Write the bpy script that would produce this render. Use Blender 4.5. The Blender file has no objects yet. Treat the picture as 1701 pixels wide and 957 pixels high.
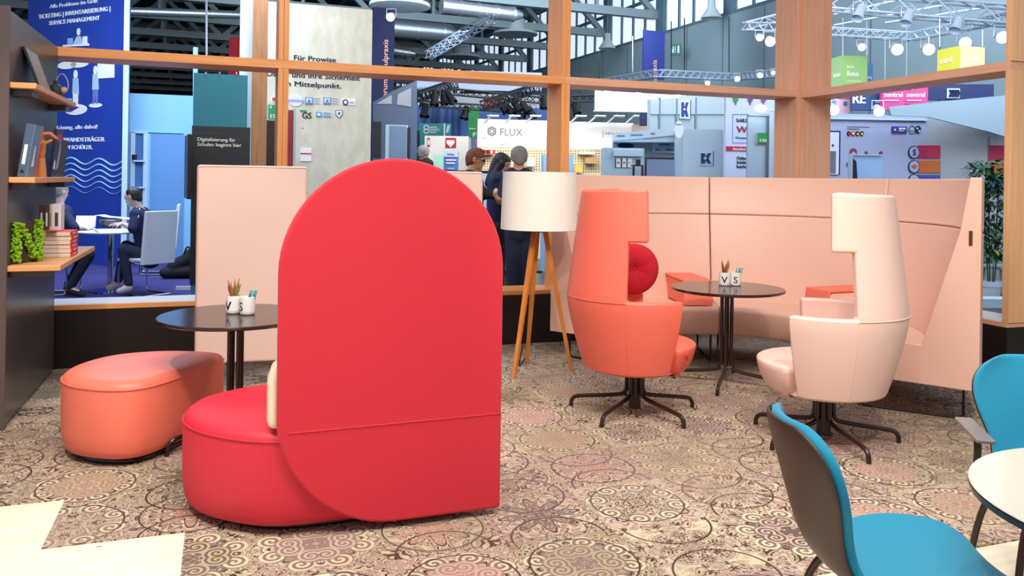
import bpy, bmesh, math, random
from mathutils import Vector, Matrix, noise
random.seed(7)
S = bpy.context.scene
COL = S.collection
PI = math.pi
R = math.radians
# ------------------------------------------------------------------ camera, light, exposure
F = 1380.0; HZ = 299.0; TH = R(0.83)
CT, ST = math.cos(TH), math.sin(TH)
cam = bpy.data.cameras.new('camera'); cam.sensor_width = 36; cam.lens = 36 * F / 1701
cam.shift_y = -(478.5 - HZ) / 1701; cam.clip_end = 300
camo = bpy.data.objects.new('camera', cam); COL.objects.link(camo)
camo.location = (0, 0, 1.5); camo.rotation_euler = (PI / 2, -TH, 0); S.camera = camo
S.view_settings.view_transform = 'Standard'; S.view_settings.look = 'None'
S.view_settings.gamma = 1; S.view_settings.use_curve_mapping = False
S.view_settings.exposure = -0.22
W = bpy.data.worlds.new('hall_fill'); S.world = W; W.use_nodes = True
W.node_tree.nodes['Background'].inputs[0].default_value = (0.80, 0.88, 1.0, 1)
W.node_tree.nodes['Background'].inputs[1].default_value = 0.62

def lamp(name, kind, loc, target, power, color=(1, 1, 1), size=1.0, size_y=None, spot=60, blend=.4, soft=.1):
    l = bpy.data.lights.new(name, kind); l.energy = power; l.color = color
    if kind == 'AREA':
        l.size = size
        if size_y: l.shape = 'RECTANGLE'; l.size_y = size_y
    if kind == 'SPOT': l.spot_size = R(spot); l.spot_blend = blend; l.shadow_soft_size = soft
    if kind == 'POINT': l.shadow_soft_size = soft
    o = bpy.data.objects.new(name, l); COL.objects.link(o); o.location = loc
    o.rotation_euler = (Vector(target) - Vector(loc)).to_track_quat('-Z', 'Y').to_euler()
    return o
WARM = (1.0, .88, .74); COOL = (.72, .86, 1.0)
lamp('cafe_overhead_fill', 'AREA', (0.3, 2.0, 5.2), (0.4, 5.2, 0), 330, (1, .93, .85), 4.5, 3.0)  # unseen soft area light, stands in for hall lamps overhead
lamp('cafe_spotlight', 'SPOT', (-2.2, 2.2, 4.6), (-1.9, 4.6, .3), 470, WARM, spot=50, soft=.06)
lamp('cafe_spotlight', 'SPOT', (1.3, 8.0, 4.6), (-.6, 4.4, .4), 200, WARM, spot=55, soft=.06)
lamp('cafe_spotlight', 'SPOT', (1.6, 1.6, 4.4), (1.7, 5.6, .6), 380, WARM, spot=60, soft=.08)
lamp('cafe_spotlight', 'SPOT', (0.2, 1.4, 4.4), (0.1, 4.0, .0), 260, WARM, spot=60, soft=.08)
lamp('cafe_spotlight', 'SPOT', (3.0, 4.4, 4.6), (1.2, 2.4, .45), 160, WARM, spot=60, soft=.04)
lamp('booth_light', 'AREA', (-5.2, 10.6, 4.6), (-5.2, 11.6, 0), 420, (.60, .78, 1.0), 4, 3)
lamp('plywood_booth_light', 'AREA', (-2.2, 8.9, 4.8), (-2.6, 12, 2), 95, (1, .95, .86), 2, 2)
lamp('shop_booth_light', 'AREA', (1.2, 13.0, 4.6), (1.6, 16, 2.0), 330, (1, .98, .95), 5, 1.5)
lamp('grey_booth_light', 'AREA', (4.6, 10.4, 4.6), (4.2, 13.2, 1.5), 135, (.8, .9, 1.0), 4, 2)
lamp('phone_booth_light', 'AREA', (7.2, 9.6, 4.4), (7.2, 12, 1.5), 150, (.74, .84, 1.0), 4, 2)
lamp('hall_fill', 'AREA', (-2, 24, 9.6), (-6, 40, 7), 2600, (.75, .9, 1.0), 14, 8)  # unseen area light added to brighten the hall under the roof
lamp('hall_fill', 'AREA', (8, 16, 8.5), (9, 26, 4.5), 900, (.75, .88, 1.0), 8, 6)  # second added area light, brightens the hall wall on the right

# ------------------------------------------------------------------ pixel <-> place helpers
def uv(px, py):
    x = px - 850.5; y = HZ - py
    return (x * CT - y * ST) / F, (x * ST + y * CT) / F
def P(px, py, Y):
    u, v = uv(px, py); return Vector((u * Y, Y, 1.5 + v * Y))
def G(px, py, z=0.0):
    u, v = uv(px, py); Y = (z - 1.5) / v; return Vector((u * Y, Y, z))
D1 = Vector((.944, .330, 0)).normalized(); D2 = Vector((-D1.y, D1.x, 0))
A1 = math.atan2(D1.y, D1.x)
WO = Vector((-3.484, 6.36, 0))
def AB(a, b, z=0.0): return WO + D1 * a + D2 * b + Vector((0, 0, z))
class Plane:
    def __init__(s, o, ang): s.o = Vector((o[0], o[1], 0)); s.ang = ang; s.d = Vector((math.cos(ang), math.sin(ang), 0))
    def hit(s, px, py):
        u, v = uv(px, py)
        a = (u * s.o.y - s.o.x) / (s.d.x - u * s.d.y)
        Y = s.o.y + a * s.d.y
        return a, 1.5 + v * Y
def plane_at(px, Y, ang): u, v = uv(px, 290); return Plane((u * Y, Y), ang)

# ------------------------------------------------------------------ materials
def lin(c):
    if isinstance(c, str): c = tuple(int(c[i:i + 2], 16) / 255 for i in (0, 2, 4))
    return tuple((x / 12.92 if x <= .04045 else ((x + .055) / 1.055) ** 2.4) for x in c)
MC = {}
def mat(name, c, rough=.5, metal=0.0, emit=0.0, bump=0.0, bscale=60, var=0.0, spec=.5, sheen=0.0):
    if name in MC: return MC[name]
    m = bpy.data.materials.new(name); m.use_nodes = True; MC[name] = m
    nt = m.node_tree; b = nt.nodes['Principled BSDF']; c = lin(c) + (1,)
    b.inputs['Base Color'].default_value = c; b.inputs['Roughness'].default_value = rough
    b.inputs['Metallic'].default_value = metal; b.inputs['Specular IOR Level'].default_value = spec
    if sheen: b.inputs['Sheen Weight'].default_value = sheen
    if emit: b.inputs['Emission Color'].default_value = c; b.inputs['Emission Strength'].default_value = emit
    if var or bump:
        tc = nt.nodes.new('ShaderNodeTexCoord'); n = nt.nodes.new('ShaderNodeTexNoise')
        n.inputs['Scale'].default_value = bscale; n.inputs['Detail'].default_value = 3
        nt.links.new(tc.outputs['Object'], n.inputs['Vector'])
        if bump:
            bp = nt.nodes.new('ShaderNodeBump'); bp.inputs['Strength'].default_value = bump; bp.inputs['Distance'].default_value = .004
            nt.links.new(n.outputs[0], bp.inputs['Height']); nt.links.new(bp.outputs[0], b.inputs['Normal'])
        if var:
            mx = nt.nodes.new('ShaderNodeMix'); mx.data_type = 'RGBA'
            mx.inputs[6].default_value = tuple(x * (1 - var) for x in c[:3]) + (1,); mx.inputs[7].default_value = tuple(min(1, x * (1 + var)) for x in c[:3]) + (1,)
            nt.links.new(n.outputs[0], mx.inputs[0]); nt.links.new(mx.outputs[2], b.inputs['Base Color'])
    return m
def wood(name, c1, c2, scale=(1, 1, 14), rough=.45, knots=False, nscale=2.2):
    if name in MC: return MC[name]
    m = bpy.data.materials.new(name); m.use_nodes = True; MC[name] = m
    nt = m.node_tree; b = nt.nodes['Principled BSDF']; b.inputs['Roughness'].default_value = rough
    tc = nt.nodes.new('ShaderNodeTexCoord'); mp = nt.nodes.new('ShaderNodeMapping'); mp.inputs['Scale'].default_value = scale
    n = nt.nodes.new('ShaderNodeTexNoise'); n.inputs['Scale'].default_value = nscale; n.inputs['Detail'].default_value = 6; n.inputs['Distortion'].default_value = .6
    cr = nt.nodes.new('ShaderNodeValToRGB'); cr.color_ramp.elements[0].position = .3; cr.color_ramp.elements[1].position = .7
    cr.color_ramp.elements[0].color = lin(c1) + (1,); cr.color_ramp.elements[1].color = lin(c2) + (1,)
    L = nt.links.new
    L(tc.outputs['Object'], mp.inputs[0]); L(mp.outputs[0], n.inputs['Vector']); L(n.outputs[0], cr.inputs[0])
    out = cr.outputs[0]
    if knots:
        v = nt.nodes.new('ShaderNodeTexVoronoi'); v.inputs['Scale'].default_value = 2.6
        mp2 = nt.nodes.new('ShaderNodeMapping'); mp2.inputs['Scale'].default_value = knots; L(tc.outputs['Object'], mp2.inputs[0]); L(mp2.outputs[0], v.inputs['Vector'])
        r2 = nt.nodes.new('ShaderNodeValToRGB'); r2.color_ramp.elements[0].position = .03; r2.color_ramp.elements[1].position = .06
        r2.color_ramp.elements[0].color = (1, 1, 1, 1); r2.color_ramp.elements[1].color = (0, 0, 0, 1); L(v.outputs['Distance'], r2.inputs[0])
        mx = nt.nodes.new('ShaderNodeMix'); mx.data_type = 'RGBA'; L(r2.outputs[0], mx.inputs[0]); L(out, mx.inputs[6]); mx.inputs[7].default_value = lin('9a7040') + (1,)
        out = mx.outputs[2]
    L(out, b.inputs['Base Color'])
    return m
PINK = mat('pale_pink_leather', 'ebbfaa', .42, bump=.15, bscale=140)
PINK2 = mat('light_blush_leather', 'f0cabb', .4, bump=.15, bscale=140)
PINKS = mat('dusty_pink_leather', 'e6c6b8', .42, bump=.15, bscale=140)
CREAM = mat('cream_leather', 'f0dcc0', .45)
CORAL = mat('coral_leather', 'f2705c', .42, bump=.15, bscale=140)
CORALF = mat('coral_top_leather', 'f67a62', .45, bump=.15, bscale=140)
REDF = mat('red_fabric', 'd22434', .8, bump=.3, bscale=400, sheen=.1)
REDL = mat('red_leather', 'd8263a', .55, bump=.15, bscale=140)
CRIM = mat('crimson_wool', 'b80f26', .9, bump=.4, bscale=300)
BLK = mat('black_metal', '17100f', .28, spec=.6)
BRN = mat('dark_brown_metal', '2b1a15', .3)
DTAB = mat('dark_brown_laminate', '2c1714', .16, spec=.7)
TEAL = mat('teal_fabric', '0a86a8', .85, bump=.3, bscale=300, sheen=.2)
SHELL = mat('dark_brown_shell', '3a261e', .5, bump=.2, bscale=200)
WHT = mat('white_paint', 'eceef0', .4)
SHADE = mat('white_lamp_shade', 'f6f1e6', .8)
CER = mat('white_ceramic', 'f2efea', .22)
INK = mat('black_print', '0c0c10', .5)
CAB = mat('dark_cabinet', '4a4444', .28, bump=.06, bscale=300)
BASE = mat('black_plinth', '1c1311', .4, bump=.06, bscale=300)
OAK = wood('orange_beech_trim', 'ea9450', 'f7ad66', (16, 16, .7), .4)
OAKH = wood('orange_beech_trim_long', 'ea9450', 'f7ad66', (.8, 18, 18), .4)
BEECH = wood('orange_beech_leg', 'c8762c', 'dd8d3e', (10, 10, 1), .4)
OAK2 = wood('pinkish_beech_trim', 'e6a680', 'f2ba98', (16, 16, .7), .4)
OAKH2 = wood('pinkish_beech_trim_long', 'e6a680', 'f2ba98', (.8, 18, 18), .4)
OAK3 = wood('tan_beech_post', 'eeb07a', 'f8c492', (16, 16, .7), .4)
SHELFW = wood('shelf_beech', 'd99458', 'e8aa6e', (14, 1, 14), .35)
PLYF = wood('pale_plywood_floor', 'ecdcbc', 'f8eed8', (1.2, 9, 9), .45, knots=(1.3, 3, 1))
PLYW = wood('pale_plywood', 'c4c0ae', 'd8d4c4', (3, 3, 1.5), .6, knots=(1, 1, 2))
PLYP = wood('plywood_post', '9c6f4c', 'b58a66', (14, 14, 1), .5)
PEG = mat('pegboard_wood', 'e6d6ae', .6)
CHR = mat('chrome', 'c8ccd4', .12, metal=1)
ALU = mat('aluminium', 'b4bcc6', .35, metal=.8)
STEEL = mat('grey_steel', '7d8c92', .5)
DSTEEL = mat('blue_grey_steel', '5c7484', .55)
NAVY = mat('navy_print', '1f2f7a', .5)
NAVYD = mat('dark_navy_print', '161f48', .9)
BANNER = mat('royal_blue_print', '1d3fa2', .5)
CYAN = mat('light_blue_panel', '86c0ea', .5)
CYAND = mat('mid_blue_panel', '5f93cc', .5)
SKY = mat('pale_blue_panel', 'a8c4dc', .5)
SKYL = mat('lighter_pale_blue_panel', 'b9d2e6', .45)
GREY = mat('light_grey_panel', 'aab6bd', .5)
HWALL = mat('grey_green_hall_cladding', '8ba0aa', .7)
GREEN = mat('green_print', '1f9a50', .5)
LIME = mat('light_green_print', '9fce7c', .5)
YEL = mat('yellow_print', 'e2dd4e', .5)
MAG = mat('pink_print', 'd2478c', .5)
REDP = mat('red_print', 'c8202c', .5)
ORG = mat('orange_print', 'd2701e', .5)
TEALP = mat('teal_print', '1f8c92', .5)
TEALW = mat('teal_panel', '2a7f93', .6)
DARKP = mat('charcoal_panel', '20242c', .4)
SCREEN = mat('lit_screen', 'a8cdf0', .3, emit=.55)
GLOW = mat('lamp_glow', 'ffffff', .3, emit=14)
DAY = mat('daylight_pane', 'dcecff', .3, emit=1.05)
SKIN = mat('skin', 'd8a283', .5); SKINB = mat('fair_skin', 'd6b6b0', .5)
HAIRG = mat('grey_hair', '8d8a8c', .8, bump=.5, bscale=200); HAIRB = mat('brown_hair', '7a4a35', .8, bump=.5, bscale=200); HAIRD = mat('black_hair', '1c1820', .5, bump=.4, bscale=200)
NAVYC = mat('navy_cloth', '191f48', .85); BLKC = mat('black_cloth', '17171c', .85); JEAN = mat('dark_denim', '1c2540', .85)
MOSS = mat('green_moss', '7fae18', .95, bump=1.0, bscale=60, var=.35)
LEAF = mat('dark_green_leaf', '2c5a34', .5, var=.3, bscale=9); LEAFY = mat('yellow_green_leaf', '8a8a3a', .5)
SHOE = mat('beige_shoe', 'b8b2b4', .7)
LINE = mat('pale_blue_line', 'a8d4f4', .5)
HWHITE = mat('bright_white_board', 'fbfaf5', .5)

# ------------------------------------------------------------------ mesh builder
class MB:
    def __init__(s): s.v = []; s.f = []
    def add(s, vs, fs, M=None):
        k = len(s.v); s.v += [tuple((M @ Vector(v)) if M is not None else v) for v in vs]; s.f += [tuple(i + k for i in f) for f in fs]; return s
    def box(s, x0, y0, z0, x1, y1, z1, M=None):
        return s.add([(x0, y0, z0), (x1, y0, z0), (x1, y1, z0), (x0, y1, z0), (x0, y0, z1), (x1, y0, z1), (x1, y1, z1), (x0, y1, z1)],
                     [(0, 3, 2, 1), (4, 5, 6, 7), (0, 1, 5, 4), (1, 2, 6, 5), (2, 3, 7, 6), (3, 0, 4, 7)], M)
    def prism(s, pts, axis, lo, hi, M=None):
        n = len(pts)
        def q(p, h): return (p[0], p[1], h) if axis == 'z' else ((p[0], h, p[1]) if axis == 'y' else (h, p[0], p[1]))
        vs = [q(p, lo) for p in pts] + [q(p, hi) for p in pts]
        fs = [tuple(range(n - 1, -1, -1)), tuple(range(n, 2 * n))] + [(i, (i + 1) % n, n + (i + 1) % n, n + i) for i in range(n)]
        return s.add(vs, fs, M)
    def lathe(s, prof, n=32, c=(0, 0, 0), M=None):
        vs = []; fs = []; m = len(prof)
        for i in range(n):
            a = 2 * PI * i / n
            for r, z in prof: vs.append((c[0] + r * math.cos(a), c[1] + r * math.sin(a), c[2] + z))
        for i in range(n):
            j = (i + 1) % n
            for k in range(m - 1): fs.append((i * m + k, j * m + k, j * m + k + 1, i * m + k + 1))
        if prof[0][0] > 1e-6: fs.append(tuple(i * m for i in range(n - 1, -1, -1)))
        if prof[-1][0] > 1e-6: fs.append(tuple(i * m + m - 1 for i in range(n)))
        return s.add(vs, fs, M)
    def tube(s, pts, r, n=10, M=None, closed=False):
        pts = [Vector(p) for p in pts]; rs = r if isinstance(r, (list, tuple)) else [r] * len(pts)
        vs = []; fs = []; N = len(pts); up = None
        for i, p in enumerate(pts):
            if closed: t = (pts[(i + 1) % N] - pts[i - 1])
            else: t = pts[min(i + 1, N - 1)] - pts[max(i - 1, 0)]
            if t.length < 1e-9: t = Vector((0, 0, 1))
            t.normalize()
            if up is None: up = Vector((0, 0, 1)) if abs(t.z) < .9 else Vector((1, 0, 0))
            a = up - t * up.dot(t)
            if a.length < 1e-6: a = Vector((1, 0, 0)) - t * t.x
            a.normalize(); up = a; b = t.cross(a)
            for k in range(n):
                w = 2 * PI * k / n; vs.append(tuple(p + a * (rs[i] * math.cos(w)) + b * (rs[i] * math.sin(w))))
        for i in range(N if closed else N - 1):
            j = (i + 1) % N
            for k in range(n): fs.append((i * n + k, i * n + (k + 1) % n, j * n + (k + 1) % n, j * n + k))
        if not closed: fs += [tuple(range(n - 1, -1, -1)), tuple((N - 1) * n + k for k in range(n))]
        return s.add(vs, fs, M)
    def ball(s, c, r, n=14, m=9, M=None):
        if not isinstance(r, (tuple, list)): r = (r, r, r)
        vs = [(c[0], c[1], c[2] - r[2])]; fs = []
        for j in range(1, m):
            ph = -PI / 2 + PI * j / m
            for i in range(n):
                a = 2 * PI * i / n; vs.append((c[0] + r[0] * math.cos(ph) * math.cos(a), c[1] + r[1] * math.cos(ph) * math.sin(a), c[2] + r[2] * math.sin(ph)))
        vs.append((c[0], c[1], c[2] + r[2])); e = len(vs) - 1
        for i in range(n):
            fs.append((0, 1 + (i + 1) % n, 1 + i)); fs.append((e, e - n + i, e - n + (i + 1) % n))
            for j in range(m - 2): a = 1 + j * n; fs.append((a + i, a + (i + 1) % n, a + n + (i + 1) % n, a + n + i))
        return s.add(vs, fs, M)
    def caps(s, a, b, ra, rb, n=12):
        a = Vector(a); b = Vector(b); d = b - a; L = d.length
        if L < 1e-6: return s.ball(a, ra)
        q = d.to_track_quat('Z', 'Y').to_matrix().to_4x4(); M = Matrix.Translation(a) @ q
        pr = [(ra * math.cos(t), ra * math.sin(t)) for t in [-PI / 2 + PI / 2 * i / 4 for i in range(5)]]
        pr += [(rb * math.cos(t), L + rb * math.sin(t)) for t in [PI / 2 * i / 4 for i in range(5)]]
        pr[0] = (0, -ra); pr[-1] = (0, L + rb)
        return s.lathe(pr, n, M=M)
    def build(s, name, m, parent=None, bevel=0, seg=2, sub=0, ang=35, smooth=True, loc=None, rz=0, rec=True):
        me = bpy.data.meshes.new(name); me.from_pydata(s.v, [], s.f); me.validate()
        if rec:
            bm = bmesh.new(); bm.from_mesh(me); bmesh.ops.recalc_face_normals(bm, faces=bm.faces); bm.to_mesh(me); bm.free()
        me.materials.append(m)
        o = bpy.data.objects.new(name, me); COL.objects.link(o)
        if parent: o.parent = parent
        if loc is not None: o.location = loc
        if rz: o.rotation_euler.z = rz
        if smooth:
            for p in me.polygons: p.use_smooth = True
            me.set_sharp_from_angle(angle=R(ang))
        if bevel:
            b = o.modifiers.new('bevel', 'BEVEL'); b.width = bevel; b.segments = seg; b.limit_method = 'ANGLE'; b.angle_limit = R(38)
            b.harden_normals = True
            me.set_sharp_from_angle(angle=R(180))
            if seg > 1: pass
        if sub:
            u = o.modifiers.new('subdivision', 'SUBSURF'); u.levels = sub; u.render_levels = sub
        return o
def tag(o, label=None, cat=None, group=None, kind=None):
    if label: o['label'] = label
    if cat: o['category'] = cat
    if group: o['group'] = group
    if kind: o['kind'] = kind
    return o
def thing(name, label, cat, loc=(0, 0, 0), rz=0.0, group=None):
    o = bpy.data.objects.new(name, None); COL.objects.link(o); o.location = loc; o.rotation_euler = (0, 0, rz); o.empty_display_size = .1
    return tag(o, label, cat, group)
def struct(name, mb, m, bevel=0, **k): return tag(mb.build(name, m, None, bevel, **k), kind='structure')
def copy_tree(o, parent=None):
    c = o.copy(); COL.objects.link(c); c.parent = parent
    for ch in list(o.children): copy_tree(ch, c)
    return c
def again(o, label, loc, rz=None, group=None):
    c = copy_tree(o); c.location = loc; c['label'] = label
    if rz is not None: c.rotation_euler.z = rz
    if group: c['group'] = group
    return c
def baked(o, mods):
    for t, kw in mods:
        m = o.modifiers.new(t.lower(), t)
        for k, v in kw.items(): setattr(m, k, v)
    dg = bpy.context.evaluated_depsgraph_get(); dg.update()
    me = bpy.data.meshes.new_from_object(o.evaluated_get(dg)); o.modifiers.clear(); me.name = o.name
    for p in me.polygons: p.use_smooth = True
    o.data = me; return o
def chaikin(pts, it=3):
    for _ in range(it):
        q = []
        for i in range(len(pts)):
            a = pts[i]; b = pts[(i + 1) % len(pts)]
            q += [(a[0] * .75 + b[0] * .25, a[1] * .75 + b[1] * .25), (a[0] * .25 + b[0] * .75, a[1] * .25 + b[1] * .75)]
        pts = q
    return pts
def smoothpath(pts, it=2):
    pts = [Vector(p) for p in pts]
    for _ in range(it):
        q = [pts[0]]
        for i in range(len(pts) - 1): q += [pts[i].lerp(pts[i + 1], .25), pts[i].lerp(pts[i + 1], .75)]
        q.append(pts[-1]); pts = q
    return pts
def inset(poly, d):
    n = len(poly); ar = sum(poly[i][0] * poly[(i + 1) % n][1] - poly[(i + 1) % n][0] * poly[i][1] for i in range(n)); sg = 1 if ar > 0 else -1
    out = []
    for i in range(n):
        a = Vector(poly[i - 1]); c = Vector(poly[(i + 1) % n]); t = (c - a); t.normalize()
        out.append((poly[i][0] - t.y * d * sg, poly[i][1] + t.x * d * sg))
    return out
def rings(mb, poly, prof):
    n = len(poly); vs = []; fs = []
    for d, z in prof:
        for p in inset(poly, d): vs.append((p[0], p[1], z))
    for k in range(len(prof) - 1):
        for i in range(n): fs.append((k * n + i, k * n + (i + 1) % n, (k + 1) * n + (i + 1) % n, (k + 1) * n + i))
    b = (len(prof) - 1) * n
    for base, flip in ((0, True), (b, False)):
        rr_ = vs[base:base + n]; cx = sum(p[0] for p in rr_) / n; cy = sum(p[1] for p in rr_) / n; z = rr_[0][2]; prev = base
        for s in (.66, .33):
            k = len(vs)
            for p in rr_: vs.append((cx + (p[0] - cx) * s, cy + (p[1] - cy) * s, z + (0 if flip else .006 * (1 - s))))
            for i in range(n): fs.append((prev + i, prev + (i + 1) % n, k + (i + 1) % n, k + i))
            prev = k
        k = len(vs); vs.append((cx, cy, z + (0 if flip else .006)))
        for i in range(n): fs.append((prev + i, prev + (i + 1) % n, k))
    return mb.add(vs, fs)
def text(parent, s, x, z, h, m, w=None, align='LEFT', bold=.0, y=-.004, rot=0.0, name='lettering', M=None):
    c = bpy.data.curves.new('t', 'FONT'); c.body = s; c.size = 1; c.offset = 0; c.extrude = .004; c.resolution_u = 3
    o = bpy.data.objects.new('t', c); COL.objects.link(o)
    dg = bpy.context.evaluated_depsgraph_get(); dg.update()
    me = bpy.data.meshes.new_from_object(o.evaluated_get(dg)); bpy.data.objects.remove(o); bpy.data.curves.remove(c)
    if not me.vertices: return None
    if bold > 0:
        vs = [tuple(v.co) for v in me.vertices]; fs = [tuple(p.vertices) for p in me.polygons]; nv = len(vs); V = []; FS = []
        for k, sh in enumerate((-bold * .5, 0, bold * .5)):
            V += [(x_ + sh, y_, z_ + .0002 * k) for x_, y_, z_ in vs]; FS += [tuple(i + nv * k for i in f) for f in fs]
        me = bpy.data.meshes.new(name); me.from_pydata(V, [], FS)
    xs = [v.co.x for v in me.vertices]; x0, x1 = min(xs), max(xs)
    sy = h / .73; sx = sy if w is None else w / (x1 - x0)
    off = 0 if align == 'LEFT' else (-(x1 - x0) * sx / 2 if align == 'CENTER' else -(x1 - x0) * sx)
    ca, sa = math.cos(rot), math.sin(rot)
    for v in me.vertices:
        a = (v.co.x - x0) * sx + off; b = v.co.y * sy; d = v.co.z
        v.co = (x + a * ca - b * sa, y - d, z + a * sa + b * ca)
    me.name = name; me.materials.clear(); me.materials.append(m)
    t = bpy.data.objects.new(name, me); COL.objects.link(t); t.parent = parent
    if M is not None: t.matrix_local = M
    return t
class Sign:
    def __init__(s, name, label, cat, pl, px0, px1, pyt, pyb, m, thick=.05, group=None, z0=None, z1=None, panel='panel', bevel=0, solo=False, kind=None):
        s.pl = pl; pm = (px0 + px1) / 2
        a0, _ = pl.hit(px0, (pyt + (pyb or pyt)) / 2); a1, _ = pl.hit(px1, (pyt + (pyb or pyt)) / 2)
        if z1 is None: z1 = pl.hit(pm, pyt)[1]
        if z0 is None: z0 = pl.hit(pm, pyb)[1]
        s.c = (a0 + a1) / 2; s.z0 = z0; s.w = a1 - a0; s.h = z1 - z0
        s.e = thing(name, label, cat, pl.o + pl.d * s.c + Vector((0, 0, z0)), pl.ang, group)
        s.p = MB().box(-s.w / 2, 0, 0, s.w / 2, thick, s.h).build(panel, m, s.e, bevel)
    def l(s, px, py): a, z = s.pl.hit(px, py); return a - s.c, z - s.z0
    def rect(s, name, px0, py0, px1, py1, m, d=.012, label=None, parent=None):
        x0, z1 = s.l(px0, py0); x1, z0 = s.l(px1, py1)
        o = MB().box(x0, -d, z0, x1, -.001, z1).build(name, m, parent or s.e)
        if label: o['label'] = label
        return o
    def text(s, t, px, py, hpx, m, wpx=None, bold=0., align='LEFT', rot=0., y=-.004, slope=None):
        x, z = s.l(px, py); x2, _ = s.l(px + (wpx or 10), py); _, z2 = s.l(px, py - hpx)
        return text(s.e, t, x, z, z2 - z, m, (x2 - x) if (wpx and rot == 0) else None, align, bold, y, rot)
    def disc(s, name, px, py, rpx, m, ry=None, d=.012, n=24, y=0):
        x, z = s.l(px, py); x2, _ = s.l(px + rpx, py); r = x2 - x; rz = r if ry is None else r * ry / rpx
        return MB().prism([(x + r * math.cos(2 * PI * i / n), z + rz * math.sin(2 * PI * i / n)) for i in range(n)], 'y', -d + y, -.001 + y).build(name, m, s.e)
    def poly(s, name, pts, m, d=.012, y=0): return MB().prism([s.l(*p) for p in pts], 'y', -d + y, -.001 + y).build(name, m, s.e)
    def line(s, name, pts, m, r=.01): return MB().tube([(s.l(*p)[0], -.004, s.l(*p)[1]) for p in pts], r, 6).build(name, m, s.e)
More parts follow.
